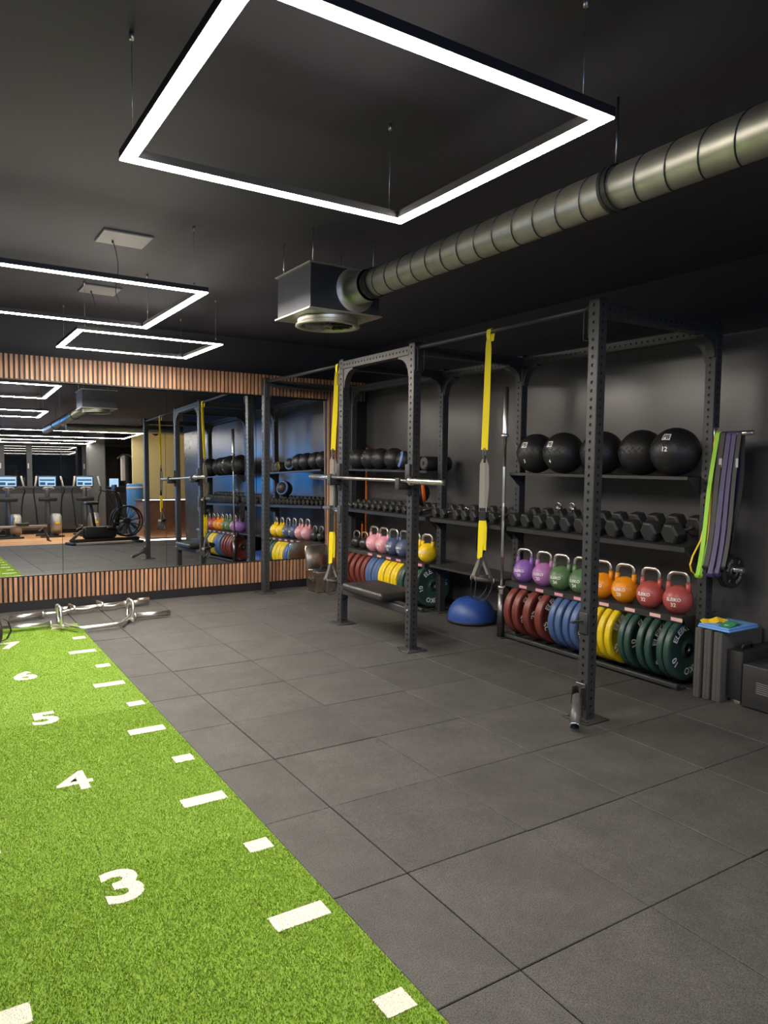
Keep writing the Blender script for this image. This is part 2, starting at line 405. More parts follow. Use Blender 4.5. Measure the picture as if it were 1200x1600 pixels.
# mirrors: leaning back very slightly in their recess
AT = 0.021
MLAB = ['mirror panel past the turf lane, away from the rack', 'mirror panel above the end of the green turf lane', 'mirror panel right behind the trap bar on the floor', 'mirror panel between the trap bar and the end post of the rack', 'mirror panel behind the metal crate at the rack end']
for mi_, x0 in enumerate((-2.46, -1.381, -0.301, 0.778, 1.859)):
    x1 = min(x0+1.08, 2.80)
    g = 0.0022
    m = MB(); yb, yt = 6.585, 6.585+AT*(Z2-0.014-Z1-0.01)
    zb, zt = Z1+0.010, Z2-0.012
    vs = [(x0+g, yb, zb), (x1-g, yb, zb), (x1-g, yt, zt), (x0+g, yt, zt), (x0+g, yb+0.006, zb), (x1-g, yb+0.006, zb), (x1-g, yt+0.006, zt), (x0+g, yt+0.006, zt)]
    m.add(vs, [(0, 1, 2, 3)]); m.cur = 1; m.add(vs, [(7, 6, 5, 4), (0, 4, 5, 1), (1, 5, 6, 2), (2, 6, 7, 3), (3, 7, 4, 0)])
    o = m.build('wall_mirror', ['mirror', 'mirror_edge'])
    tag(o, MLAB[mi_], 'mirror', 'mirror panels on the slatted wall')

# ------------------------------------------------------------------ turf lane
turf = thing('turf_lane', 'bright green artificial turf lane with white metre marks', 'turf', ((TURF[0]+TURF[1])/2, TURF[2], 0), world=True)
MB().box(*TURF, -0.019, 0.0015).build('turf_backing', 'turf_back', turf)
marks = []     # triangles for colouring fibres
def mark(name, vs2, fs):
    m = MB(); m.add([(x, y, 0.0016) for x, y in vs2]+[(x, y, 0.0040) for x, y in vs2], [tuple(reversed(f)) for f in fs]+[tuple(i+len(vs2) for i in f) for f in fs])
    m.build(name, 'turf_white', turf, fixn=False)
    for f in fs:
        for i in range(1, len(f)-1): marks.append((vs2[f[0]], vs2[f[i]], vs2[f[i+1]]))
CX = -0.923
for kk in range(-1, 6):
    yl = 0.583+kk
    for sgn in (1, -1):
        a, b = (0.362, 0.561); xa, xb = (-b, -a) if sgn == 1 else (2*CX+a, 2*CX+b)
        if yl < 5.6: mark('tick_mark', [(xa, yl-0.042), (xb, yl-0.042), (xb, yl+0.042), (xa, yl+0.042)], [(0, 1, 2, 3)])
        a, b = (0.354, 0.453); xa, xb = (-b, -a) if sgn == 1 else (2*CX+a, 2*CX+b)
        ys = yl-0.5
        mark('tick_mark', [(xa, ys-0.042), (xb, ys-0.042), (xb, ys+0.042), (xa, ys+0.042)], [(0, 1, 2, 3)])
for d in range(2, 8):
    vs, fs = text2d(str(d), 0.225, 0.016 if d == 4 else 0.036, 1.06)
    yc = 1.078+(d-3)
    mark('metre_number', [(x-0.932, y+yc) for x, y in vs], fs)
def fibres():
    zones = [(-0.6, 1.2, 62000), (1.2, 3.0, 42000), (3.0, TURF[3], 22000), (TURF[2], -0.6, 9000)]
    P = []
    for y0, y1, dn in zones:
        n = int((TURF[1]-TURF[0])*(y1-y0)*dn)
        P.append(np.stack([rng.uniform(TURF[0]+.002, TURF[1]-.002, n), rng.uniform(y0, y1, n)], 1))
    P = np.concatenate(P); n = len(P)
    white = np.zeros(n, bool)
    for a, b, c in marks:
        ys = (a[1], b[1], c[1]); xs = (a[0], b[0], c[0])
        idx = np.where((P[:, 1] > min(ys)) & (P[:, 1] < max(ys)) & (P[:, 0] > min(xs)) & (P[:, 0] < max(xs)))[0]
        if len(idx) == 0: continue
        q = P[idx]
        def sd(u, v): return (q[:, 0]-v[0])*(u[1]-v[1])-(u[0]-v[0])*(q[:, 1]-v[1])
        d1, d2, d3 = sd(a, b), sd(b, c), sd(c, a)
        ins = ~(((d1 < 0) | (d2 < 0) | (d3 < 0)) & ((d1 > 0) | (d2 > 0) | (d3 > 0)))
        white[idx[ins]] = True
    ang = rng.uniform(0, 2*PI, n); wd = rng.uniform(0.0013, 0.0022, n); h = rng.uniform(0.006, 0.0105, n)
    la = rng.uniform(0, 2*PI, n); ll = rng.uniform(0.001, 0.007, n)
    h = np.where(white, h*0.55+0.002, h); ll = np.where(white, ll*0.8, ll)
    V = np.zeros((n, 3, 3))
    V[:, 0, 0] = P[:, 0]-np.cos(ang)*wd; V[:, 0, 1] = P[:, 1]-np.sin(ang)*wd
    V[:, 1, 0] = P[:, 0]+np.cos(ang)*wd; V[:, 1, 1] = P[:, 1]+np.sin(ang)*wd
    V[:, 2, 0] = P[:, 0]+np.cos(la)*ll; V[:, 2, 1] = P[:, 1]+np.sin(la)*ll
    V[:, :2, 2] = 0.0012; V[:, 2, 2] = h
    V[:, :, 0] -= turf.location.x; V[:, :, 1] -= turf.location.y
    tone = rng.uniform(0, 1, n)
    c1 = np.array([0.115, 0.225, 0.010]); c2 = np.array([0.39, 0.56, 0.07])
    col = c1+(c2-c1)*tone[:, None]
    wc = np.array([0.80, 0.76, 0.68])*(0.88+0.16*rng.uniform(0, 1, n))[:, None]
    col = np.where(white[:, None], wc, col)
    me = bpy.data.meshes.new('turf_fibres'); me.vertices.add(3*n); me.vertices.foreach_set('co', V.ravel())
    me.loops.add(3*n); me.loops.foreach_set('vertex_index', np.arange(3*n, dtype=np.int32))
    me.polygons.add(n); me.polygons.foreach_set('loop_start', np.arange(0, 3*n, 3, dtype=np.int32)); me.polygons.foreach_set('loop_total', np.full(n, 3, dtype=np.int32))
    me.update()
    at = me.attributes.new('fibre', 'FLOAT_COLOR', 'POINT')
    at.data.foreach_set('color', np.concatenate([np.repeat(col, 3, axis=0), np.ones((3*n, 1))], 1).ravel())
    me.materials.append(MATS['turf_fibre'])
    o = link('turf_fibres', me, turf); o['kind'] = 'stuff'
fibres()

# ------------------------------------------------------------------ LED frames
def led_frame(x0, x1, y0, y1, z, label, wires, wd=0.050, ht=0.034, grp='square hanging LED frames', mm='led'):
    t = thing('led_frame_light', label, 'light', ((x0+x1)/2, (y0+y1)/2, z), grp, world=True)
    def ring(m, a, zb, zt, inn):
        X0, X1, Y0, Y1 = x0+a, x1-a, y0+a, y1-a; i = inn
        vs = []
        for zz in (zb, zt):
            vs += [(X0, Y0, zz), (X1, Y0, zz), (X1, Y1, zz), (X0, Y1, zz), (X0+i, Y0+i, zz), (X1-i, Y0+i, zz), (X1-i, Y1-i, zz), (X0+i, Y1-i, zz)]
        fs = []
        for j in range(4):
            k2 = (j+1) % 4
            fs += [(j, k2, 4+k2, 4+j), (8+j, 8+4+j, 8+4+k2, 8+k2), (j, 8+j, 8+k2, k2), (4+j, 4+k2, 12+k2, 12+j)]
        m.add(vs, fs)
    m = MB(); ring(m, 0.0, z+0.004, z+ht, wd); m.build('profile', 'led_profile', t)
    m = MB(); ring(m, 0.0015, z, z+0.0035, wd-0.003); m.build('diffuser', mm, t)
    for wx, wy in wires:
        m = MB().cyl((wx, wy, z+ht-0.003), (wx, wy, ZC), 0.0012, 6)
        m.cyl((wx, wy, ZC-0.025), (wx, wy, ZC), 0.008, 10).cyl((wx, wy, z+ht-0.002), (wx, wy, z+ht+0.018), 0.006, 8)
        m.build('suspension_wire', 'steel', t)
    return t
ZL = 2.60
led_frame(-0.890, 0.313, 0.010, 1.195, ZL, 'large glowing square LED frame hanging over the turf and the open floor', [(0.235, 1.17), (0.288, 0.12), (-0.865, 1.1), (-0.865, 0.12)])
led_frame(-1.46, 0.040, 2.970, 4.464, ZL, 'wide glowing LED frame hanging between the two ceiling panels and the duct', [(-0.045, 2.995), (0.015, 4.35), (-1.40, 2.995), (-1.40, 4.44)])
led_frame(-0.423, 0.812, 4.840, 5.945, ZL, 'small glowing LED frame hanging closest to the mirror wall', [(0.75, 4.865), (0.75, 5.92), (-0.36, 4.865), (-0.36, 5.92)])
led_frame(-0.30, 3.10, -5.60, -3.60, 2.66, 'long LED frame hanging over the cardio machines, seen in the mirror', [(0.0, -3.62), (3.0, -3.62)], mm='led_far')
led_frame(0.2, 2.6, -8.2, -6.9, 2.66, 'LED frame hanging beside the night windows, seen in the mirror', [(0.3, -6.93), (2.5, -6.93)], mm='led_far')
for (x0, x1, y0, y1, lb) in ((-0.506, -0.204, 3.345, 3.635, 'pale square ceiling panel above the wide LED frame'), (-0.343, -0.053, 4.925, 5.235, 'pale square ceiling panel above the smallest LED frame')):
    cxp, cyp = (x0+x1)/2, (y0+y1)/2
    t = thing('ceiling_access_panel', lb, 'panel', (cxp, cyp, ZC), world=True)
    MB().box(x0, x1, y0, y1, ZC-0.012, ZC+0.001).build('cover', 'panel_grey', t)
    MB().box(x0-0.006, x1+0.006, y0-0.006, y1+0.006, ZC-0.004, ZC+0.001).build('rim', 'ceiling_paint', t)
    pts = [(cxp-0.06, cyp+0.05, ZC-0.01)]+[(cxp-0.06+0.10*q+0.02*math.sin(6*q), cyp+0.05+0.25*q, ZC-0.01-0.34*q-0.05*math.sin(PI*q)) for q in [i/8 for i in range(1, 9)]]
    MB().tube(pts, 0.003, 6).build('cable', 'strap_black', t)
    MB().cyl((cxp-0.06, cyp+0.05, ZC-0.03), (cxp-0.06, cyp+0.05, ZC-0.011), 0.006, 8).build('cable_gland', 'strap_black', t)

# ------------------------------------------------------------------ ventilation
DX, DZ, DR = 0.86, 2.645, 0.082
duct = thing('ventilation_duct', 'round galvanised spiral duct hanging under the dark ceiling', 'duct', (DX, -1.0, DZ), world=True)
segs = []
y = 2.44; yend = -3.4
prof_m = MB()
n = 28; step = 0.012; turns_pitch = 0.135
MB().cyl((DX, yend, DZ), (DX, 2.36, DZ), DR, 40).build('spiral_pipe', 'galv', duct)
sp_ = []; k = 0
while yend+k*0.135/20 < 2.35:
    a = 2*PI*k/20; sp_.append((DX+math.cos(a)*(DR+0.0008), yend+k*0.135/20, DZ+math.sin(a)*(DR+0.0008))); k += 1
MB().tube(sp_, 0.0032, 5).build('spiral_seam', 'galv_dark', duct)
for yc in (0.47, 2.30, -1.9):
    MB().lathe([(DR+0.002, -0.02), (DR+0.010, -0.02), (DR+0.010, -0.006), (DR+0.006, -0.004), (DR+0.006, 0.004), (DR+0.010, 0.006), (DR+0.010, 0.02), (DR+0.002, 0.02)], (DX, yc, DZ), (0, 1, 0), 32, False).build('clamp_ring', 'matte_black', duct)
    if yc < 2.0:
        MB().cyl((DX, yc, DZ+DR+0.008), (DX, yc, ZC), 0.005, 8).build('hanger_rod', 'dark_steel', duct)
fan = thing('air_diffuser_box', 'square metal plenum box with round swirl diffuser at the duct end', 'vent', (0.79, 2.785, 2.5), world=True)
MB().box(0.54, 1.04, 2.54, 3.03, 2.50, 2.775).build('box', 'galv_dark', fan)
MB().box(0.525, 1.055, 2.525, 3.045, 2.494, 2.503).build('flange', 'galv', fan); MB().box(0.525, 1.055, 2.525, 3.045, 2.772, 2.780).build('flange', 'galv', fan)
MB().lathe([(0.14, 0), (0.128, 0.004), (0.108, 0.012), (0.098, 0.03), (0.098, 0.18)], (DX, 2.538, DZ), (0, -1, 0), 36).build('spigot', 'galv', fan)
MB().lathe([(0.20, 0.0), (0.20, -0.035), (0.195, -0.04), (0.212, -0.042), (0.215, -0.052), (0.19, -0.056), (0.175, -0.050), (0.172, -0.03)], (0.79, 2.785, 2.495), (0, 0, 1), 40).build('diffuser_collar', 'galv', fan)
m = MB(); m.lathe([(0.172, -0.028), (0.001, -0.028)], (0.79, 2.785, 2.495), (0, 0, 1), 40)
m.build('shadow_plate', 'matte_black', fan)
for i in range(14):
    a = 2*PI*i/14; R_ = Matrix.Translation((0.79, 2.785, 2.457)) @ Matrix.Rotation(a, 4, 'Z') @ Matrix.Rotation(0.5, 4, 'X')
    MB().box(0.03, 0.165, -0.014, 0.014, -0.001, 0.001, R_).build('swirl_vane', 'dark_steel', fan)
MB().cyl((0.79, 2.785, 2.445), (0.79, 2.785, 2.468), 0.035, 20).build('hub', 'dark_steel', fan)
for hx, hy in ((0.57, 2.57), (1.01, 2.57), (0.57, 3.0), (1.01, 3.0)):
    MB().cyl((hx, hy, 2.778), (hx, hy, ZC), 0.003, 6).build('hanger_rod', 'steel', fan)

# ------------------------------------------------------------------ training rack
PWD = 0.075
def perforated(ncell, name='post', hole=0.0105, pitch=0.05, w_=PWD, mats='powder_black'):
    m = MB(); h = w_/2
    for face in range(4):
        Rm = Matrix.Rotation(face*PI/2, 4, 'Z')
        for c in range(ncell):
            z0 = c*pitch; zc = z0+pitch/2
            outer = [(h-.004, 0), (h-.004, pitch/2), (0, pitch/2), (-h+.004, pitch/2), (-h+.004, 0), (-h+.004, -pitch/2), (0, -pitch/2), (h-.004, -pitch/2)]
            vs = [Rm @ Vector((x, -h, zc+z)) for x, z in outer]
            vs += [Rm @ Vector((hole*math.cos(i*PI/4), -h, zc+hole*math.sin(i*PI/4))) for i in range(8)]
            vs += [Rm @ Vector((hole*math.cos(i*PI/4), -h+0.005, zc+hole*math.sin(i*PI/4))) for i in range(8)]
            m.add(vs, [(i, 8+i, 8+(i+1) % 8, (i+1) % 8) for i in range(8)] + [(8+i, 16+i, 16+(i+1) % 8, 8+(i+1) % 8) for i in range(8)])
        H = ncell*pitch
        m.add([Rm @ Vector(v) for v in ((h-.004, -h, 0), (h, -h+.004, 0), (h, -h+.004, H), (h-.004, -h, H))], [(0, 1, 2, 3)])
    H = ncell*pitch; k = h-.004
    ring = [(k, -h), (h, -k), (h, k), (k, h), (-k, h), (-h, k), (-h, -k), (-k, -h)]
    m.add([(x, y, H) for x, y in ring], [tuple(range(8))]); m.add([(x, y, 0) for x, y in ring], [tuple(reversed(range(8)))])
    # core so that the holes read dark
    m.cur = 1; m.box(-h+.007, h-.007, -h+.007, h-.007, 0.001, H-.001)
    return m.mesh(name, [mats, 'base_black'], fixn=False)
FX, BX = 1.88, 3.05
FY = (1.44, 3.33, 4.50, 6.37); BY = (1.455, 3.33, 4.49, 6.37)
rack = thing('training_rack', 'long black perforated steel training rack standing along the wall', 'rack', (FX, 3.9, 0.0), world=True)
ro = Vector((FX, 3.9, 0.0))
pmesh = perforated(50)
posts = []
for X_, Ys_ in ((FX, FY), (BX, BY)):
    for y in Ys_:
        p = link('post', pmesh, rack, Vector((X_, y, 0.010))-ro); posts.append(p)
        m = MB().rbox(-0.10, 0.10, -0.10, 0.10, -0.0095, 0.0, 0.003, seg=1)
        for sx_ in (-1, 1):
            for sy_ in (-1, 1): m.cyl((sx_*.075, sy_*.075, -0.0005), (sx_*.075, sy_*.075, 0.008), 0.009, 6)
        m.build('foot_plate', 'powder_black', p)
        MB().rbox(-PWD/2, PWD/2, -PWD/2, PWD/2, 2.5, 2.512, 0.003, seg=1).build('end_cap', 'matte_black', p)
def beam(p0, p1, name='cross_beam'):
    p0 = Vector(p0); p1 = Vector(p1); L = (p1-p0).length; nc = int(L/0.05)
    me = BMs.setdefault(nc, None) or perforated(nc, name, 0.009)
    BMs[nc] = me
    o = link(name, me, rack); d = (p1-p0).normalized()
    o.location = (p0+p1)/2 - d*(nc*0.05/2) - ro
    o.rotation_euler = d.to_track_quat('Z', 'Y').to_euler()
    sc = L/(nc*0.05); o.scale = (1, 1, sc); o.location = p0-ro
    return o
BMs = {}
h = PWD/2
ZB = 2.4625
beam((FX, FY[1]+h, ZB), (FX, FY[2]-h, ZB))
for i in range(3): beam((BX, BY[i]+h, ZB), (BX, BY[i+1]-h, ZB))
for i in range(4): beam((FX+h, (FY[i]+BY[i])/2, ZB), (BX-h, (FY[i]+BY[i])/2, ZB))
def gusset(corner, ux, uz=(0, 0, -1), L=0.17):
    pl = [(0, 0), (L, 0)]
    for i in range(1, 9):
        a = PI/2*i/9; pl.append((L-(L-0.03)*math.sin(a)*1.0, 0.02+(L-0.02)*(1-math.cos(a))))
    pl = [(0, 0), (L, 0), (L, 0.015)] + [(0.015+(L-0.015)*(1-math.sin(a)), 0.015+(L-0.015)*(1-math.cos(a))) for a in [PI/2*i/8 for i in range(1, 8)]] + [(0.015, L), (0, L)]
    return MB().prism(pl, corner, ux, uz, 0.06)
zb = ZB-h
for X_, prs in ((FX, [(1, 2)]), (BX, [(0, 1), (1, 2), (2, 3)])):
    YY = FY if X_ == FX else BY
    for a, b in prs:
        gusset((X_, YY[a]+h, zb), (0, 1, 0)).build('gusset', 'powder_black', rack); gusset((X_, YY[b]-h, zb), (0, -1, 0)).build('gusset', 'powder_black', rack)
for i in range(4):
    y = (FY[i]+BY[i])/2
    gusset((BX-h, y, zb), (-1, 0, 0), L=0.14).build('gusset', 'powder_black', rack)
def pullbar(y0, y1):
    pb = MB().cyl((FX, y0, 2.478), (FX, y1, 2.478), 0.0165, 14).build('pull_up_bar', 'powder_black', rack)
    for y, s in ((y0, 1), (y1, -1)):
        m = MB().box(FX-0.035, FX+0.035, y, y+s*0.006, 2.30, 2.51)
        m.tube([(FX-0.03, y+s*0.01, 2.49), (FX-0.03, y+s*0.045, 2.46), (FX-0.03, y+s*0.045, 2.29), (FX-0.03, y+s*0.01, 2.285)], 0.0035, 6)
        m.tube([(FX+0.03, y+s*0.01, 2.49), (FX+0.03, y+s*0.045, 2.46), (FX+0.03, y+s*0.045, 2.29), (FX+0.03, y+s*0.01, 2.285)], 0.0035, 6)
        m.build('bar_bracket', 'powder_black', rack)
pullbar(FY[0]+h, FY[1]-h); pullbar(FY[2]+h, FY[3]-h)
# barbell hooks on the two middle front posts
for y in (FY[1], FY[2]):
    m = MB(); x = FX-h
    m.rbox(x-0.012, x, y-0.034, y+0.034, 1.29, 1.54, 0.003, seg=1)
    m.rbox(x-0.115, x-0.010, y-0.030, y+0.030, 1.335, 1.392, 0.006)
    m.rbox(x-0.125, x-0.108, y-0.030, y+0.030, 1.335, 1.43, 0.005)
    m.rbox(x-0.026, x-0.011, y-0.033, y+0.033, 1.39, 1.54, 0.004)
    m.build('barbell_hook', 'matte_black', rack)
# side storage peg + plate storage bracket on post beside the mirror bay
m = MB().rbox(FX-0.05, FX-h+0.0, FY[2]-0.03, FY[2]+0.03, 0.98, 1.14, 0.004); m.build('pin_bracket', 'powder_black', rack)
MB().cyl((FX-0.02, FY[2]+h, 1.08), (FX-0.02, FY[2]+h+0.09, 1.08), 0.014, 12).build('pin', 'chrome', rack)
m = MB().rbox(FX-0.02, FX+0.02, FY[2]+h+0.10, FY[2]+h+0.135, 1.10, 1.45, 0.005).rbox(FX-0.02, FX+0.02, FY[2]+h+0.0, FY[2]+h+0.36, 1.085, 1.115, 0.005)
m.build('spotter_arm', 'machine_grey', rack)
m = MB().rbox(FX-h-0.012, FX-h, FY[0]-0.032, FY[0]+0.032, 0.53, 0.66, 0.004); m.box(FX-h-0.10, FX-h-0.01, FY[0]+0.0, FY[0]+0.02, 0.60, 0.612); m.build('plate_hook', 'powder_black', rack)
# landmine sleeve at the foot of the free-standing corner post
lm0 = Vector((FX-0.055, FY[0]-0.01, 0.155)); lmd = Vector((-0.22, -0.115, -0.135)).normalized()
m = MB(); m.rbox(FX-h-0.02, FX-h, FY[0]-0.036, FY[0]+0.036, 0.08, 0.23, 0.004); m.rbox(FX-h-0.06, FX-h-0.015, FY[0]-0.036, FY[0]-0.026, 0.10, 0.21, 0.003); m.rbox(FX-h-0.06, FX-h-0.015, FY[0]+0.026, FY[0]+0.036, 0.10, 0.21, 0.003)
lm = m.build('landmine_hinge', 'dark_steel', rack)
lm0 = Vector((FX-h-0.045, FY[0]-0.005, 0.150)); lmd = (Vector((1.635, 1.300, 0.038))-lm0).normalized(); LL = (Vector((1.635, 1.300, 0.038))-lm0).length
m = MB(); d = lmd
d = lmd; m.lathe([(0.0, 0), (0.031, 0), (0.031, LL)], lm0, d, 24); m.cur = 1; m.lathe([(0.031, LL), (0.025, LL), (0.025, 0.03), (0.0, 0.03)], lm0, d, 24); m.build('landmine_sleeve', ['machine_grey', 'machine_black'], rack)
MB().lathe([(0.0315, LL-0.008), (0.0325, LL-0.004), (0.0315, LL+0.0015), (0.0255, LL+0.0015)], lm0, lmd, 24).build('sleeve_rim', 'chrome', rack)
# pegs on the outer face of the end upright
for z, L, y0 in ((1.765, 0.27, 0), (0.86, 0.24, 0)):
    m = MB().rbox(BX-0.03, BX+0.03, BY[0]-h-0.008, BY[0]-h, z-0.05, z+0.05, 0.003, seg=1); m.build('peg_plate', 'chrome', rack)
    MB().cyl((BX, BY[0]-h-0.008, z), (BX, BY[0]-h-L, z+0.008), 0.0165, 16).build('storage_peg', 'chrome', rack)
MB().rbox(BX+0.0, BX+0.06, BY[0]-h-0.06, BY[0]-h, 0.14, 0.20, 0.005).build('post_clamp', 'machine_black', rack)

# shelves (each tray is a thing of its own, pinned on the uprights)
SXF, SXB = 2.87, 3.27
def tray(name, label, y0, y1, zf, zb_, lip=0.035, back=0.0, brackets=True, xb=SXB, grp=None):
    t = thing(name, label, 'shelf', ((SXF+xb)/2, (y0+y1)/2, zf), grp, world=True)
    th = 0.003
    m = MB(); sl = (zb_-zf)/(xb-SXF)
    vs = [(SXF, y0, zf-lip), (SXF, y0, zf), (SXF+0.02, y0, zf), (xb, y0, zb_), (xb, y0, zb_+back)] 
    poly = [(SXF, zf-lip), (SXF, zf), (xb, zb_)] + ([(xb, zb_+back), (xb-th, zb_+back), (xb-th, zb_-th)] if back else [(xb, zb_-th)]) + [(SXF+th, zf-th), (SXF+th, zf-lip)]
    k = len(poly); a = [(x, y0, z) for x, z in poly]; b = [(x, y1, z) for x, z in poly]
    m.add(a+b, [(i, (i+1) % k, k+(i+1) % k, k+i) for i in range(k)] + [(0, 1, k-1+0, k-2+0), (k, k-2+k, 2*k-1, k+1)])
    m.build('tray', 'shelf_black', t)
    if brackets:
        for y, s in ((y0, 1), (y1, -1)):
            m = MB(); yy_ = y
            m.rbox(BX-h-0.006, BX-h+0.03, yy_, yy_+s*0.006, zf-0.13, zf+0.0, 0.001, seg=1) if False else None
            m.prism([(0, 0), (SXF+0.01-(BX-h), 0), (SXF+0.01-(BX-h), -0.012), (-0.008, -0.115), (0, -0.125), (0.03, -0.125), (0.03, 0)], (BX-h, yy_+s*0.004, zf-0.004), (1, 0, 0), (0, 0, 1), 0.007)
            m.build('bracket', 'shelf_black', t)
    return t
G = 0.003
R0, R1 = BY[0]+h+G, BY[1]-h-G
M0, M1 = BY[1]+h+G, BY[2]-h-G
L0, L1 = BY[2]+h+G, BY[3]-h-G
ZBALL, ZDB, ZKB = 1.478, 0.995, 0.512
tray('ball_shelf', 'black shelf carrying five large black medicine balls', R0, R1, ZBALL, ZBALL, 0.022)
tray('ball_shelf', 'black shelf carrying small black balls above the pink kettlebells', L0, L1, ZBALL, ZBALL, 0.022)
dt = [tray('dumbbell_shelf', 'sloped black shelf carrying the biggest hex dumbbells', R0, R1, ZDB, ZDB+0.085, 0.035, 0.04),
      tray('dumbbell_shelf', 'sloped black dumbbell shelf above the empty shelf and the blue dome', M0, M1, ZDB, ZDB+0.085, 0.035, 0.04),
      tray('dumbbell_shelf', 'sloped black shelf carrying the row of smallest hex dumbbells', L0, L1, ZDB, ZDB+0.085, 0.035, 0.04)]
ks = [tray('kettlebell_shelf', 'black shelf carrying purple, green, orange and red kettlebells', R0, R1, ZKB, ZKB, 0.045),
      tray('empty_shelf', 'empty black shelf above the blue balance dome', M0, M1, ZKB, ZKB, 0.022),
      tray('kettlebell_shelf', 'black shelf carrying black, pink, navy and yellow kettlebells', L0, L1, ZKB, ZKB, 0.045)]
def price_tags(t, ys, mm):
    for y in ys:
        m = MB().box(SXF-0.0035, SXF-0.0002, y-0.045, y+0.045, ZKB-0.034, ZKB-0.010); m.build('shelf_label', mm, t)
price_tags(ks[0], [3.06, 2.86, 2.64, 2.43], 'kb_pink'); price_tags(ks[0], [2.17, 1.93, 1.71, 1.535], 'tag_pink')
price_tags(ks[2], [5.62, 5.42, 5.22, 5.02, 4.80, 4.62], 'kb_pink')
def plate_rail(label, y0, y1):
    t = thing('plate_rail', label, 'shelf', (3.0, (y0+y1)/2, 0.0), world=True)
    for x in (2.86, 3.13): MB().rbox(x-0.02, x+0.02, y0, y1, 0.012, 0.045, 0.006).build('rail', 'powder_black', t)
    for y in (y0+0.03, (y0+y1)/2, y1-0.03): MB().rbox(2.85, 3.15, y-0.025, y+0.025, 0.0, 0.0125, 0.002, seg=1).build('rail_foot', 'powder_black', t)
    return t
plate_rail('low black steel rails under the plates below the red kettlebells', R0, R1)
plate_rail('low black steel rails under the plates below the pink kettlebells', L0, L1)
# dark backing panel behind the empty shelf
# ------------------------------------------------------------------ bumper plates
PR = 0.225
def plate_parts(root, colr, th, num, lettered=True, pr=PR, m_letter='print_white'):
    key = ('plate', colr, th, num, pr)
    if key not in CACHE:
        hh = th/2; b = 0.006
        side = [(0.026, -hh+0.004), (0.050, -hh+0.002), (0.052, -hh+0.007), (0.078, -hh+0.008), (0.084, -hh+0.006), (pr*0.80, -hh+0.006), (pr*0.84, -hh), (pr-b, -hh), (pr-0.001, -hh+b*0.7), (pr, -hh+b*1.6)]
        prof = side + [(r, -z) for r, z in reversed(side)]
        body = MB().lathe(prof, (0, 0, 0), (0, 1, 0), 44).mesh('plate_body', 'plate_'+colr if colr in ('red', 'blue', 'yellow', 'green') else 'rubber_black')
        hub = MB().lathe([(0.026, -hh+0.001), (0.044, -hh+0.0005), (0.046, -hh+0.004), (0.046, hh-0.004), (0.044, hh-0.0005), (0.026, hh-0.001), (0.026, -hh+0.001)], (0, 0, 0), (0, 1, 0), 24).mesh('steel_hub', 'dark_steel')
        m = MB()
        def put(txt, size, ang, rad, bold=0.02):
            vs, fs = text2d(txt, size, bold)
            out = []
            for x, y in vs:
                # bend the lettering round the plate
                rr = rad+y; a = ang - x/rad
                out.append((rr*math.cos(a), -hh+0.0052-0.0012 if rr < pr*0.81 else -hh-0.0006, rr*math.sin(a)))
            m.add(out, fs)
            small.append(MB().add(out, fs).mesh('brand_mark' if len(txt) > 2 else 'weight_number', m_letter))
        small = []
        for a0 in (PI*0.62, PI*1.62):
            put('ELEIKO', 0.050 if pr > .2 else 0.022, a0, pr*0.70)
            put(str(num), 0.052 if pr > .2 else 0.022, a0+PI/2, pr*0.70)
        let = small
        CACHE[key] = (body, hub, let)
    body, hub, let = CACHE[key]
    link('plate_body', body, root); link('steel_hub', hub, root)
    for l_ in (let if lettered else []): link(l_.name.split('.')[0], l_, root)
CACHE = {}
def plate(colr, y, th, num, label, grp, rot, zc=None, x=2.995):
    t = thing('bumper_plate', label, 'weight plate', (x, y, 0.0455+PR if zc is None else zc), grp)
    t.rotation_euler = (0, rot, 0)
    plate_parts(t, colr, th, num); return t
random.seed(11)
ORD = ['first', 'second', 'third', 'fourth', 'fifth', 'sixth', 'seventh', 'eighth', 'ninth', 'tenth', 'eleventh', 'twelfth', 'thirteenth']
cn = dict(red='dark red', blue='blue', yellow='yellow', green='dark green')
kgs = dict(red=25, blue=20, yellow=15, green=10); ths = dict(red=0.068, blue=0.056, yellow=0.050, green=0.044)
RB = dict(red=[3.165, 3.06, 2.925, 2.785], blue=[2.635, 2.560, 2.475, 2.400], yellow=[2.275, 2.205, 2.125, 2.055], green=[1.935, 1.878, 1.772, 1.700])
LBY = dict(red=[6.16, 6.04, 5.90, 5.77, 5.65], blue=[5.545, 5.482, 5.40, 5.338], yellow=[5.27, 5.214, 5.14, 5.084, 5.01, 4.954], green=[4.88, 4.832, 4.745, 4.697])
for dct, wh, gr in ((RB, 'below red kettlebells', 'right'), (LBY, 'below pink kettlebells', 'left')):
    for c, ys in dct.items():
        for i_, y in enumerate(ys):
            plate(c, y, ths[c], kgs[c], '%s %s plate from the %s, in the rail %s' % (ORD[i_], cn[c], 'upright barbell' if gr == 'right' else 'mirror wall', wh), '%s plates %s' % (cn[c], wh), random.uniform(-0.5, 0.5))
plate('green', 1.600, 0.044, 10, 'dark green plate lettered 10 pressed behind the end plate below the red kettlebells', None, 0.2)
plate('green', 1.545, 0.044, 10, 'dark green plate with face fully in view, end of the rail beside the foam blocks', None, -0.12)
plate('green', 4.562, 0.044, 10, 'dark green plate with face in view at the rail end beside the blue dome', None, 0.25)
# small black plates on the lower peg
for i, y in enumerate((1.286, 1.252)):
    t = thing('change_plate', ['small black 5 plate in front on the lower chrome peg', 'small black plate behind the lettered one on the lower peg'][1-i], 'weight plate', (BX, y, 0.86-0.009), None)
    t.rotation_euler = (0, -0.5, 0)
    plate_parts(t, 'black', 0.030, 5, True, 0.112, 'print_grey')

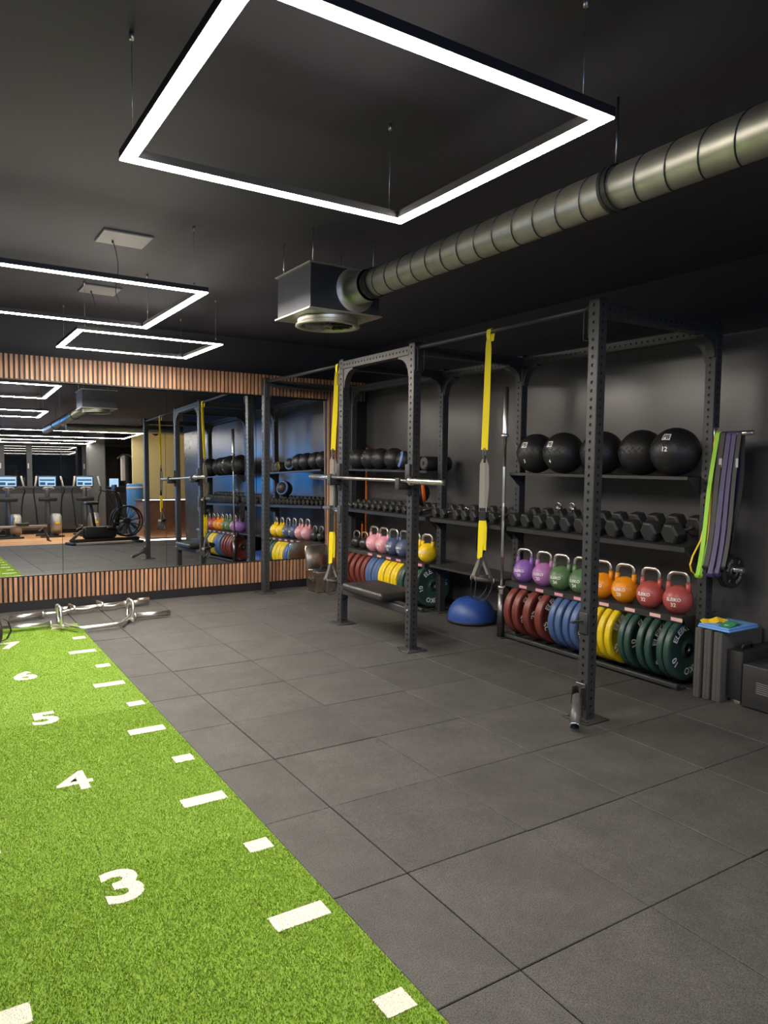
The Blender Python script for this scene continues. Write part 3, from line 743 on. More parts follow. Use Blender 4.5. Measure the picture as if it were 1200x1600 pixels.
# ------------------------------------------------------------------ kettlebells
def kettlebell(colr, y, num, label, x=2.985, r=0.103, hgt=0.305, z=ZKB, rz=0.0, small=False, grp=None):
    key = ('kb', colr, num, r)
    if key not in CACHE:
        m = MB(); zc = r*0.93
        prof = []
        for i in range(0, 21):
            a = PI*i/20; rr = r*math.sin(a); zz = zc-r*math.cos(a)
            if zz < 0: continue
            prof.append((rr, zz))
        prof = [(0, 0), (prof[0][0]*0.9, 0)] + prof
        m.lathe(prof, (0, 0, 0), (0, 0, 1), 32)
        hw = r*(0.66 if r > 0.09 else 0.80); top = hgt
        zs = zc+r*0.55
        for s in (-1, 1):
            m.tube([(0, s*r*0.60, zc+r*0.45), (0, s*r*0.68, zc+r*0.85), (0, s*hw, zc+r*1.22)], [r*0.23, r*0.19, r*0.165], 12)
        body = m.mesh('bell', 'kb_'+colr)
        pts = [(0, -hw, zc+r*1.15), (0, -hw, zc+r*1.35)]
        rc = hw*0.62; zt = top-r*0.17
        for i in range(0, 7):
            a = PI - PI/2*i/6; pts.append((0, -hw+rc+rc*math.cos(a), zt-rc+rc*math.sin(a)))
        for i in range(0, 7):
            a = PI/2 - PI/2*i/6; pts.append((0, hw-rc+rc*math.cos(a), zt-rc+rc*math.sin(a)))
        pts += [(0, hw, zc+r*1.35), (0, hw, zc+r*1.15)]
        handle = MB().tube(pts, r*0.145, 12).mesh('handle', 'steel')
        m = MB()
        if num:
            for txt, size, zo in (('ELEIKO', 0.024, 0.012), (str(num), 0.030, -0.026)):
                vs, fs = text2d(txt, size, 0.03)
                out = []
                for u, v in vs:
                    a = u/r; b = (v+zo)/r
                    out.append((-(r+0.0010)*math.cos(a)*math.cos(b), -(r+0.0010)*math.sin(a)*math.cos(b), zc+(r+0.0010)*math.sin(b)))
                m.add(out, fs)
            let = m.mesh('lettering', 'print_white')
        else: let = None
        CACHE[key] = (body, handle, let)
    body, handle, let = CACHE[key]
    t = thing('kettlebell', label, 'kettlebell', (x, y, z+0.0005), grp); t.rotation_euler = (0, 0, rz)
    link('bell', body, t); link('handle', handle, t)
    if let: link('lettering', let, t)
    return t
kettlebell('purple', 3.165, 20, 'purple kettlebell at the shelf end beside the upright chrome barbell', rz=0.25)
kettlebell('mauve', 2.925, 20, 'pinkish purple kettlebell beside the green kettlebell', rz=0.2)
kettlebell('green', 2.715, 24, 'green kettlebell beside the pinkish purple kettlebell', rz=0.2, x=2.975)
kettlebell('green', 2.505, 24, 'green kettlebell beside the orange kettlebell', rz=0.1)
kettlebell('orange', 2.285, 28, 'orange kettlebell beside the green kettlebell', rz=0.12)
kettlebell('orange', 2.070, 28, 'orange kettlebell beside the red kettlebell', rz=0.18)
kettlebell('red', 1.840, 32, 'red kettlebell beside the orange kettlebell', rz=0.1)
kettlebell('red', 1.612, 32, 'red kettlebell at the shelf end beside the hanging bands', rz=0.3)
kettlebell('yellow', 4.640, 16, 'yellow kettlebell at the shelf end next to the empty shelf', rz=0.2)
kettlebell('yellow', 4.860, 16, 'yellow kettlebell beside the navy blue kettlebell', rz=0.15)
kettlebell('navy', 5.075, 12, 'navy blue kettlebell beside the yellow kettlebell', rz=0.1)
kettlebell('navy', 5.290, 12, 'navy blue kettlebell beside the pink kettlebell', rz=0.15)
kettlebell('pink', 5.500, 8, 'pink kettlebell beside the navy blue kettlebell', rz=0.15)
kettlebell('pink', 5.715, 8, 'pink kettlebell beside the small black kettlebell', rz=0.1)
kettlebell('black', 5.935, 0, 'small black kettlebell beside the pink kettlebell', r=0.072, hgt=0.215, rz=0.1)
kettlebell('black', 6.125, 0, 'small black kettlebell at the shelf end beside the mirror', r=0.072, hgt=0.215, rz=0.1)

# ------------------------------------------------------------------ hex dumbbells
TILT = math.atan2(0.085, SXB-SXF)
def dumbbell(y, r, label, grp):
    key = ('db', round(r, 3))
    if key not in CACHE:
        hl = r*1.15; gap = 0.135
        def hexhead(x0, x1):
            m = MB(); ap = r*math.cos(PI/6)
            rings = [(x0, 0.80), (x0+0.006, 0.93), (x0+0.014, 1.0), (x1-0.014, 1.0), (x1-0.006, 0.93), (x1, 0.72)]
            vs = []
            for xx, q in rings: vs += [(xx, r*q*math.cos(PI/3*i), ap+r*q*math.sin(PI/3*i)) for i in range(6)]
            fs = [tuple(reversed(range(6))), tuple(range(30, 36))]
            for k2 in range(5): fs += [(k2*6+i, k2*6+(i+1) % 6, (k2+1)*6+(i+1) % 6, (k2+1)*6+i) for i in range(6)]
            return m.add(vs, fs).mesh('head', 'hex_rubber')
        ap = r*math.cos(PI/6)
        hd = MB().tube([(-gap/2-.003, 0, ap), (-gap/4, 0, ap), (0, 0, ap), (gap/4, 0, ap), (gap/2+.003, 0, ap)], [0.0135, 0.015, 0.0165, 0.015, 0.0135], 12).mesh('handle', 'steel')
        CACHE[key] = (hexhead(-gap/2-hl, -gap/2), hexhead(gap/2, gap/2+hl), hd)
    a, b, hnd = CACHE[key]
    L = 0.135/2+r*1.15
    xc = SXF+0.022+L*math.cos(TILT)
    t = thing('dumbbell', label, 'dumbbell', (xc, y, ZDB+(xc-SXF)*math.tan(TILT)+0.0015), grp)
    t.rotation_euler = (Matrix.Rotation(-TILT, 3, 'Y') @ Matrix.Rotation(-0.18, 3, 'Z')).to_euler()
    link('head', a, t); link('head', b, t); link('handle', hnd, t)
    return t
big = [(3.215, .067), (3.06, .069), (2.905, .071), (2.75, .072), (2.595, .073), (2.44, .074), (2.28, .076), (2.118, .078), (1.953, .080), (1.784, .082), (1.609, .082)]
for i, (y, r) in enumerate(big):
    lb = '%s big black hex dumbbell from the upright barbell, above the coloured kettlebells' % ORD[i]
    if i == 10: lb = 'biggest black hex dumbbell at the shelf end beside the hanging bands'
    dumbbell(y, r, lb, 'big dumbbells above the kettlebells' if i < 10 else None)
for i, (y, r) in enumerate([(4.385, .052), (4.255, .054), (4.04, .058), (3.905, .058), (3.770, .060), (3.633, .060), (3.495, .060)]):
    dumbbell(y, r, '%s medium hex dumbbell from the striped ball, above the empty shelf' % ORD[i], 'medium dumbbells above the empty shelf')
ny = 13
for i in range(ny):
    y = 6.26-i*0.131; dumbbell(y, 0.036+0.014*i/(ny-1), '%s small hex dumbbell from the mirror wall, on the sloped shelf' % ORD[i], 'small dumbbells above the pink kettlebells')
# spring collars left lying on the dumbbells
def ring_collar(loc, rot, label):
    m = MB(); t = thing('spring_collar', label, 'collar', loc, 'chrome collars lying on the dumbbells'); t.rotation_euler = rot
    pts = [(0.028*math.cos(a), 0.028*math.sin(a), 0.004*a/(2*PI)*2) for a in [2*PI*i/20 for i in range(0, 51)]]
    MB().tube(pts, 0.0035, 6).build('coil', 'chrome', t)
    MB().tube([(0.028, 0, 0.0), (0.06, 0.01, 0.0)], 0.0045, 6).build('grip_end', 'matte_black', t)
    MB().tube([(0.02, -0.02, 0.02), (0.055, -0.03, 0.02)], 0.0045, 6).build('grip_end', 'matte_black', t)
for y, x, z in ((2.69, 3.045, 1.205), (2.845, 3.045, 1.200)): ring_collar((x, y, z), (0.2, 1.2, 0.2), 'chrome spring collar on the big hex dumbbells, %s' % ('beside the corner post' if y < 2.75 else 'away from the corner post'))
for y, x, z in ((4.14, 3.0, 1.07), (4.13, 3.08, 1.085)): ring_collar((x, y, z), (0.2, 1.1, 0.3), 'chrome spring collar between the medium hex dumbbells, %s' % ('at the shelf front' if x < 3.05 else 'further back against the wall'))

# ------------------------------------------------------------------ balls
def med_ball(loc, r, label, num, grp=None, rz=0.0, tilt=0.0, lon=0.28, nlat=-0.42):
    t = thing('medicine_ball', label, 'ball', loc, grp); t.rotation_euler = (0, tilt, rz)
    MB().sphere((0, 0, 0), r, 36, 22).build('shell', 'ball_black', t)
    # stitched seam: a row of small stitches around the ball
    m = MB()
    for i in range(44):
        a = 2*PI*i/44; z = (0.004 if i % 2 else -0.004)
        c = Vector((math.cos(a), math.sin(a), 0.10)).normalized()*(r+0.0005); d = Vector((math.cos(a+0.11), math.sin(a+0.11), 0.10+(0.10 if i % 2 else -0.10))).normalized()*(r+0.0005)
        m.tube([c, d], 0.0028, 4)
    m.build('stitched_seam', 'matte_black', t)
    if num is not None:
        m = MB()
        def patch(lon, lat, wd, hg):
            pts = [(u, v) for v in np.linspace(-hg/2, hg/2, 4) for u in np.linspace(-wd/2, wd/2, 4)]
            return pts, [(j*4+i, j*4+i+1, (j+1)*4+i+1, (j+1)*4+i) for j in range(3) for i in range(3)]
        def onball(pts, lon, lat, off):
            return [(-(r+off)*math.cos(lon-u/r)*math.cos(lat+v/r), (r+off)*math.sin(lon-u/r)*math.cos(lat+v/r), (r+off)*math.sin(lat+v/r)) for u, v in pts]
        p, f = patch(0, 0, 0.062, 0.052); m.add(onball(p, lon, 0.42, 0.0008), f); m.build('logo_patch', 'print_white', t, fixn=False)
        m = MB(); vs, fs = text2d('PB', 0.036, 0.03); m.add(onball(vs, lon, 0.42, 0.0016), fs)
        m.build('logo_lettering', 'matte_black', t, fixn=False)
        m = MB(); vs, fs = text2d(str(num), 0.034, 0.03); m.add(onball(vs, lon-0.05, nlat, 0.0010), fs); m.build('weight_number', 'print_white', t, fixn=False)
    return t
BR = 0.171; zb_ = ZBALL+BR+0.001
med_ball((3.03, 3.105, zb_), BR, 'black stitched medicine ball at the shelf end by the upright barbell', 3, rz=0.35)
med_ball((2.99, 2.745, zb_), BR, 'black stitched medicine ball marked 4', 4, rz=0.22)
med_ball((3.045, 2.390, zb_), BR, 'black medicine ball behind the rack corner post, beside the ball marked 4', None)
med_ball((3.075, 2.035, zb_), BR, 'plain black medicine ball partly behind the ball marked 12', None, rz=1.2)
med_ball((2.985, 1.680, zb_), BR, 'black medicine ball marked 12 at the shelf end by the bands', 12, rz=0.05, tilt=0.22, lon=-0.1, nlat=-0.12)
for i, y in enumerate((6.17, 5.91, 5.65, 5.385)):
    r = 0.125
    t = thing('slam_ball', '%s small black rubber ball from the mirror wall, on the upper shelf' % ORD[i], 'ball', (3.02+0.015*(i % 2), y, ZBALL+r+0.001), 'small black balls')
    MB().sphere((0, 0, 0), r, 28, 18).build('shell', 'ball_black', t)
    MB().cyl((-r*0.76, -0.03, r*0.62), (-r*0.79, -0.031, r*0.645), 0.012, 14).build('valve', 'chrome', t)
def striped_ball(loc, r, label, c1, c2, rot):
    t = thing('medicine_ball', label, 'ball', loc); t.rotation_euler = rot
    MB().sphere((0, 0, 0), r, 32, 20).build('shell', 'rubber_black', t)
    def band(ax, mm, hw, c0):
        prof = [((r+0.002)*math.cos(a), (r+0.002)*math.sin(a)) for a in np.linspace(c0-hw, c0+hw, 6)]
        prof = [(r*0.985*math.cos(c0-hw), r*0.985*math.sin(c0-hw))]+prof+[(r*0.985*math.cos(c0+hw), r*0.985*math.sin(c0+hw))]
        MB().lathe(prof, (0, 0, 0), ax, 40).build('stripe', mm, t)
    band((0.80, -0.58, 0.12), c1, 0.16, 0.45); band((-0.84, 0.50, 0.20), c2, 0.13, 0.62)
striped_ball((3.02, 4.865, ZDB+0.110+0.128), 0.118, 'black ball with orange and blue stripes sitting on the dumbbells', 'ball_orange', 'ball_blue', (0, 0, 0))
striped_ball((3.02, 5.140, ZBALL+0.109), 0.105, 'small black ball with blue and pink stripes on the upper shelf', 'ball_pink', 'ball_blue', (0, 0, 0.1))
# foam rollers on the end of that shelf
for i, (y, z, x0, x1, lb, ring) in enumerate(((4.845, ZBALL+0.0755, 2.90, 3.26, 'black foam roller with grey end and yellow ring on the upper shelf', 'badge_yellow'), (4.665, ZBALL+0.0755, 2.93, 3.26, 'plain black foam roller at the end of the upper shelf', None))):
    t = thing('foam_roller', lb, 'foam roller', ((x0+x1)/2, y, ZBALL), world=True); rr = 0.074
    MB().lathe([(0.026, x0), (rr-0.006, x0), (rr, x0+0.006), (rr, x1-0.006), (rr-0.006, x1), (0.026, x1)], (0, y, z), (1, 0, 0), 32).build('roller_body', 'rubber_black', t)
    MB().lathe([(0.022, x0-0.001), (rr-0.016, x0-0.001), (rr-0.016, x0+0.002)], (0, y, z), (1, 0, 0), 32).build('end_disc', 'foam_grey', t)
    MB().lathe([(0.026, x0+0.001), (0.026, x1-0.001), (0.020, x1-0.001), (0.020, x0+0.001), (0.026, x0+0.001)], (0, y, z), (1, 0, 0), 20).build('core', 'matte_black', t)
    if ring: MB().lathe([(rr-0.001, x0+0.012), (rr+0.0015, x0+0.013), (rr+0.0015, x0+0.024), (rr-0.001, x0+0.025)], (0, y, z), (1, 0, 0), 32).build('colour_ring', ring, t)

# ------------------------------------------------------------------ barbells
def barbell(name, label, length=2.2, loc=(0, 0, 0), axis='Y'):
    t = thing(name, label, 'barbell', loc)
    ax = Vector((0, 1, 0)) if axis == 'Y' else Vector((0, 0, 1))
    c = length/2; sl = 0.43
    m = MB().cyl(-ax*(c-sl), ax*(c-sl), 0.014, 16); m.build('shaft', 'steel', t)
    for s in (-1, 1):
        m = MB(); q = [(0.0, c-0.0), (0.020, c), (0.025, c-0.004), (0.025, c-sl+0.02)]
        m.lathe([(r, s*z) for r, z in q], (0, 0, 0), ax, 24); m.build('sleeve', 'chrome', t)
        MB().lathe([(0.014, s*(c-sl-0.012)), (0.034, s*(c-sl-0.012)), (0.036, s*(c-sl)), (0.036, s*(c-sl+0.018)), (0.024, s*(c-sl+0.02))], (0, 0, 0), ax, 24).build('collar', 'chrome', t)
    for s in (-1, 1):
        a, b = (0.08, 0.40)
        MB().lathe([(0.014, s*a), (0.0146, s*(a+0.005)), (0.0146, s*(b-0.005)), (0.014, s*b)], (0, 0, 0), ax, 16).build('knurling', 'steel', t)
    return t
barbell('barbell', 'chrome barbell resting in the hooks of the rack', 2.2, (FX-h-0.066, 3.885, 1.4065))
t = barbell('barbell', 'chrome barbell standing upright in a holder beside the purple kettlebell', 2.2, (2.825, 3.285, 1.13), 'Z')
t = thing('barbell_holder', 'short dark floor tube holding the upright chrome barbell', 'barbell holder', (2.825, 3.285, 0), world=True)
MB().lathe([(0.027, 0.014), (0.027, 0.40), (0.033, 0.40), (0.033, 0.0), (0.0, 0.0)], (2.825, 3.285, 0), (0, 0, 1), 24).build('tube', 'dark_steel', t)
MB().rbox(2.785, 2.865, 3.24, 3.33, 0.0, 0.012, 0.002, seg=1).build('base', 'powder_black', t)

# ------------------------------------------------------------------ rack bench
b = thing('rack_bench', 'black padded bench seat fixed low between the rack posts', 'bench', (1.94, 3.94, 0.0), world=True)
MB().rbox(1.745, 2.15, 3.60, 4.285, 0.365, 0.435, 0.026, seg=4).build('seat_pad', 'vinyl', b)
MB().rbox(1.79, 2.11, 3.64, 4.245, 0.352, 0.366, 0.004, seg=1).build('seat_board', 'matte_black', b)
MB().rbox(FX-0.03, FX+0.03, FY[1]+h+0.001, FY[2]-h-0.001, 0.290, 0.352, 0.006).build('support_beam', 'powder_black', b)
for y, s in ((FY[1]+h, 1), (FY[2]-h, -1)):
    MB().rbox(FX-h, FX+h, min(y, y+s*0.008), max(y, y+s*0.008), 0.25, 0.37, 0.002, seg=1).build('mounting_plate', 'powder_black', b)
MB().cyl((FX-0.05, FY[1]-0.0, 0.335), (FX-0.037, FY[1], 0.335), 0.012, 12).build('lock_pin', 'chrome', b)

# ------------------------------------------------------------------ suspension trainers
def trainer(y, zend, z1, zy0, zy1, zh, zlow, label, sway, view):
    t = thing('suspension_trainer', label, 'suspension trainer', (FX, y, 2.478), world=True)
    v = Vector((view[0], view[1], 0)).normalized(); sd = Vector((v.y, -v.x, 0))      # strap faces turned towards the room
    ys_ = y+sway
    def P(u, d_, z): q = Vector((FX-0.012, ys_, 0))+sd*u+v*d_; return (q.x, q.y, z)
    m = MB()
    m.ribbon([(FX+0.012, y, 2.41), (FX+0.02, y, 2.46), (FX+0.0145, y, 2.4885), (FX, y, 2.4965), (FX-0.0145, y, 2.4885), (FX-0.02, y, 2.46), (FX-0.016, y, 2.41)], (0, 1, 0), [0.040, 0.042, 0.042, 0.042, 0.042, 0.042, 0.034], 0.003)
    m.ribbon([(FX-0.016, y, 2.42), (FX-0.014, y+sway*.1, 2.36), (FX-0.012, y+sway*.5, (2.38+zend)/2), (FX-0.012, ys_, zend)], sd, [0.030, 0.040, 0.046, 0.046], 0.003)
    m.build('anchor_strap', 'strap_yellow', t)
    MB().tube([P(0.011*math.cos(2*PI*i/16), 0, zend-0.022+0.034*math.sin(2*PI*i/16)) for i in range(16)], 0.0045, 8, closed=True).build('carabiner', 'dark_steel', t)
    MB().tube([P(0.002, 0.008*math.cos(2*PI*i/12), zend-0.066+0.022*math.sin(2*PI*i/12)) for i in range(12)], 0.008, 8, closed=True).build('loop', 'strap_black', t)
    zt2 = zend-0.085
    MB().ribbon([P(-0.004, -0.004, zt2+0.02), P(-0.010, -0.004, zt2-0.02), P(-0.010, -0.004, z1)], sd, [0.02, 0.040, 0.040], 0.003).build('main_strap', 'strap_grey', t)
    MB().ribbon([P(0.006, 0.004, zt2+0.02), P(0.020, 0.006, zt2-0.03), P(0.024, 0.006, (z1+zt2)/2), P(0.010, 0.006, z1)], sd, [0.02, 0.028, 0.026, 0.030], 0.003).build('main_strap', 'strap_grey', t)
    MB().ribbon([P(-0.006, -0.004, z1+0.002), P(-0.006, -0.004, z1-0.06)], sd, 0.046, 0.014).build('cam_buckle', 'matte_black', t)
    MB().ribbon([P(-0.006, -0.004, z1+0.03), P(-0.006, -0.004, z1+0.005)], sd, 0.044, 0.012).build('webbing_keeper', 'strap_black', t)
    MB().ribbon([P(-0.008, -0.006, zy0+0.03), P(-0.010, -0.006, zy0-0.02), P(-0.018, -0.006, zy1)], sd, [0.040, 0.044, 0.034], 0.004).build('adjust_strap', 'strap_yellow', t)
    if zy0 < z1-0.15: MB().ribbon([P(-0.006, 0.0, z1-0.05), P(-0.004, 0.0, zy0)], sd, 0.038, 0.004).build('lower_strap', 'strap_black', t)
    MB().ribbon([P(0.012, 0.002, zy0+0.03), P(0.016, 0.002, zy0-0.02), P(0.016, 0.002, zy1+0.06)], sd, [0.022, 0.026, 0.020], 0.004).build('adjust_strap', 'strap_yellow', t)
    for s_, uo in ((1, -0.012), (-1, 0.02)):
        dd = s_*0.022; ux = 0.058
        m = MB()
        a1 = P(uo*0.4-0.004, dd*0.2, zy1+0.03)
        m.ribbon([a1, P(uo-ux, dd, zh)], sd, 0.022, 0.003); m.ribbon([a1, P(uo+ux, dd, zh+0.012*s_)], sd, 0.018, 0.003)
        m.build('handle_strap', 'strap_grey' if s_ > 0 else 'strap_black', t)
        MB().cyl(P(uo-ux-0.006, dd, zh), P(uo+ux+0.006, dd, zh+0.012*s_), 0.0165, 14).build('handle', 'grip', t)
        for uu, zz in ((uo-ux-0.008, zh), (uo+ux+0.008, zh+0.012*s_)):
            MB().cyl(P(uu-0.003, dd, zz), P(uu+0.003, dd, zz), 0.0185, 14).build('handle_cap', 'panel_grey', t)
        pts = [P(uo-ux, dd, zh-0.012)]
        for i in range(1, 12):
            a = PI*i/12; pts.append(P(uo-ux*math.cos(a)-0.035*math.sin(a), dd+0.03*s_*math.sin(a), zh-0.012-(zh-zlow-0.012)*math.sin(a)**0.6))
        pts.append(P(uo+ux, dd, zh-0.006))
        MB().ribbon(pts, v, 0.034, 0.005).build('foot_cradle', 'strap_black', t)
    return t
trainer(2.405, 1.648, 1.205, 1.115, 0.87, 0.725, 0.57, 'yellow and grey suspension strap hanging in front of the upright barbell', 0.025, (3.38, 3.96))
trainer(4.625, 1.672, 1.10, 0.84, 0.555, 0.39, 0.26, 'longer yellow suspension strap hanging by the metal crate near the mirror', 0.07, (3.38, 6.17))
# black strap hung on the dumbbell shelf
t = thing('loop_strap', 'black fabric strap looped over the edge of the dumbbell shelf', 'strap', (2.86, 3.545, 0.8), world=True)
pts = [(2.845, 3.55, 1.02), (2.845, 3.545, 0.9), (2.84, 3.55, 0.78), (2.838, 3.575, 0.72), (2.836, 3.62, 0.71), (2.836, 3.65, 0.76), (2.842, 3.655, 0.9), (2.852, 3.64, 1.0), (2.868, 3.62, 1.004), (2.868, 3.58, 1.006), (2.85, 3.56, 1.018)]
MB().ribbon(pts, (1, 0.25, 0.1), 0.04, 0.004).build('webbing', 'strap_black', t)
MB().rbox(2.83, 2.85, 3.53, 3.57, 0.86, 0.90, 0.003).build('buckle', 'matte_black', t)

# ------------------------------------------------------------------ hanging resistance bands
def hang_band(y, mm, zb2, wd, label, spread, bow, name='resistance_band'):
    z0 = 1.765
    t = thing(name, label, 'resistance band', (BX, y, zb2), 'bands hanging on the upper peg', world=True)
    pts = []; n2 = 14; r0 = 0.0195
    for i in range(n2+1):
        q = i/n2; pts.append((BX-r0-spread*math.sin(PI*q)*0.9-bow*q*q, y+0.012*math.sin(5*q), z0-(z0-zb2-0.03)*q))
    xb = pts[-1][0]; xe = BX+r0-bow*0.9
    for i in range(1, 6):
        a = PI*i/6; xm = (xb+xe)/2; pts.append((xm-(xe-xb)/2*math.cos(a), y, zb2+0.03-0.03*math.sin(a)))
    for i in range(n2, -1, -1):
        q = i/n2; pts.append((BX+r0+spread*0.4*math.sin(PI*q)-bow*0.9*q*q, y-0.012*math.sin(4*q), z0-(z0-zb2-0.03)*q))
    for i in range(1, 6):
        a = PI*i/6; pts.append((BX+r0*math.cos(a), y, z0+r0*math.sin(a)))
    pts.append(pts[0])
    MB().ribbon(pts, (0, 1, 0), wd, 0.0045).build('band', mm, t)
    m = MB().box(BX-r0-spread*0.28-0.0062-bow*.06, BX-r0-spread*0.28-0.0030-bow*.06, y-wd*0.3, y+wd*0.3, z0-0.22, z0-0.16); m.build('print', 'print_grey', t) if mm == 'band_dark' else None
    return t
hang_band(1.392, 'band_green', 0.800, 0.030, 'lime green resistance band hanging innermost on the upper peg', 0.030, 0.175)
hang_band(1.352, 'band_dark', 0.860, 0.036, 'dark grey resistance band hanging beside the lime green band', 0.015, 0.150)
hang_band(1.310, 'band_purple', 0.815, 0.034, 'purple resistance band hanging beside the dark grey band', 0.012, 0.165)
hang_band(1.272, 'band_purple', 0.822, 0.030, 'purple resistance band hanging outermost of the two purple bands', 0.010, 0.150)
hang_band(1.236, 'band_dark', 0.870, 0.028, 'black resistance band hanging outermost on the upper peg', 0.006, 0.135)
t = thing('resistance_band', 'thin yellow resistance band bowing out beside the lime green band', 'resistance band', (BX-0.1, 1.41, 0.8), world=True)
pts = [(BX-0.028, 1.41, 1.50), (BX-0.06, 1.412, 1.25), (BX-0.13, 1.412, 1.05), (BX-0.21, 1.412, 0.95), (BX-0.235, 1.412, 0.89), (BX-0.215, 1.412, 0.845), (BX-0.17, 1.412, 0.818), (BX-0.12, 1.412, 0.815), (BX-0.08, 1.41, 0.86), (BX-0.05, 1.41, 1.1), (BX-0.0255, 1.41, 1.50), (BX-0.022, 1.41, 1.74), (BX-0.0, 1.41, 1.786), (BX+0.0, 1.41, 1.790), (BX-0.026, 1.41, 1.745), (BX-0.030, 1.41, 1.5)]
MB().ribbon(pts, (0, 1, 0), 0.011, 0.004).build('band', 'band_yellow', t)

# ------------------------------------------------------------------ balance dome
t = thing('balance_dome', 'blue half ball balance trainer on the floor under the empty shelf', 'balance trainer', (3.02, 3.935, 0), world=True)
R_ = 0.235
prof = [(R_, 0.035)] + [(R_*1.0*math.cos(a)**0.75, 0.035+0.215*math.sin(a)) for a in np.linspace(0.12, PI/2-0.001, 14)]
MB().lathe(prof, (3.02, 3.935, 0), (0, 0, 1), 44).build('dome', 'blue_dome', t)
MB().lathe([(0.0, 0.0), (R_*0.93, 0.0), (R_+0.004, 0.012), (R_+0.006, 0.028), (R_-0.002, 0.036), (0.0, 0.036)], (3.02, 3.935, 0), (0, 0, 1), 44).build('platform', 'matte_black', t)
for rr in (0.10, 0.16): MB().tube([(3.02+rr*math.cos(2*PI*i/40), 3.935+rr*math.sin(2*PI*i/40), 0.035+0.215*math.sqrt(max(0, 1-(rr/R_)**(8/3)))) for i in range(40)], 0.0022, 6, closed=True).build('ridge', 'blue_dome', t)

# ------------------------------------------------------------------ metal crate with open lid
t = thing('metal_crate', 'small silver metal crate with open lid on the floor by the mirror', 'box', (2.545, 6.20, 0), world=True)
x0, x1, y0, y1, hh = 2.40, 2.70, 6.07, 6.33, 0.245
m = MB(); th = 0.004
m.rbox(x0, x1, y0, y1, 0.006, 0.02, 0.003, seg=1)
for a in ((x0, x1, y0, y0+th), (x0, x1, y1-th, y1), (x0, x0+th, y0+th, y1-th), (x1-th, x1, y0+th, y1-th)): m.box(*a, 0.015, hh)
m.build('body', 'alu_box', t)
m = MB()
for a in ((x0-.006, x1+.006, y0-.006, y0+.006), (x0-.006, x1+.006, y1-.006, y1+.006), (x0-.006, x0+.006, y0+.006, y1-.006), (x1-.006, x1+.006, y0+.006, y1-.006)): m.rbox(*a, hh-0.012, hh+0.004, 0.003, seg=1)
for zz in (0.085, 0.165):
    for a in ((x0-.003, x1+.003, y0-.003, y0), (x0-.003, x0, y0, y1)): m.box(*a, zz-0.006, zz+0.006)
m.build('rim', 'alu_box', t)
m = MB().box(x0-0.004, x0, 6.16, 6.25, 0.13, 0.19); m.build('handle_plate', 'alu_box', t)
MB().tube([(x0-0.006, 6.17, 0.175), (x0-0.02, 6.17, 0.15), (x0-0.02, 6.24, 0.15), (x0-0.006, 6.24, 0.175)], 0.005, 8).build('handle', 'dark_steel', t)
for cx_ in (x0+.01, x1-.01):
    for cy_ in (y0+.01, y1-.01): MB().rbox(cx_-0.014, cx_+0.014, cy_-0.014, cy_+0.014, 0.0, 0.03, 0.004).build('corner_foot', 'alu_box', t)
Rl = Matrix.Translation((0, y1, hh+0.006)) @ Matrix.Rotation(-0.16, 4, 'X')
m = MB().rbox(x0, x1, 0.0, 0.008, 0.0, 0.29, 0.003, Rl, 1); m.build('lid', 'alu_box', t)
m = MB()
pp = [(x0, -0.004, 0.0), (x0, -0.004, 0.27), (x0+0.03, -0.004, 0.292), (x1-0.03, -0.004, 0.292), (x1, -0.004, 0.27), (x1, -0.004, 0.0)]
m.tube([Rl @ Vector(p) for p in pp], 0.007, 8); m.build('lid_rim', 'chrome', t)
# small black bits lying in it
t = thing('hand_grip', 'black gym grip lying in the open metal crate', 'grip', (2.5, 6.2, 0.02), world=True)
MB().rbox(2.43, 2.66, 6.11, 6.29, 0.021, 0.26, 0.03, seg=3).build('pad', 'rubber_black', t)
MB().tube([(2.5, 6.16, 0.255), (2.52, 6.18, 0.29), (2.58, 6.2, 0.295), (2.62, 6.2, 0.255)], 0.01, 8).build('loop', 'strap_black', t)

# ------------------------------------------------------------------ orange poles behind the shelf
for (xx, yy_, z1_, lb) in ((3.335, 6.50, 1.78, 'tall thin orange pole standing in the corner behind the shelves'), (3.30, 6.535, 0.80, 'short thin orange pole standing in the corner beside the tall one')):
    t = thing('mobility_pole', lb, 'pole', (xx, yy_, 0), world=True)
    MB().cyl((xx, yy_, 0.012), (xx, yy_, z1_-0.01), 0.0135, 14).build('pole', 'orange', t)
    for a, b2 in ((0.0, 0.03), (z1_-0.03, z1_)): MB().cyl((xx, yy_, a), (xx, yy_, b2), 0.016, 14).build('end_cap', 'matte_black', t)

# ------------------------------------------------------------------ trap bars on the floor
t = thing('trap_bar', 'open chrome trap bar with two upright handles lying across the turf end', 'barbell', (-0.19, 5.5, 0), world=True)
z = 0.041; ya = 5.585
sl = lambda a, b2: MB().cyl((a, ya, z), (b2, ya, z), 0.027, 20)
sl(-0.98, -0.56).build('sleeve', 'bar_chrome', t); sl(0.19, 0.525).build('sleeve', 'bar_chrome', t)
for xx in (-0.56, 0.19): MB().cyl((xx-0.01, ya, z), (xx+0.01, ya, z), 0.033, 20).build('collar', 'bar_chrome', t)
MB().tube([(-0.56, ya, z), (-0.50, ya, z), (-0.46, 5.49, z), (-0.375, 5.295, z), (-0.33, 5.278, z), (-0.05, 5.29, z), (0.0, 5.305, z), (0.10, 5.49, z), (0.14, ya, z), (0.19, ya, z)], 0.0195, 10).build('frame', 'bar_chrome', t)
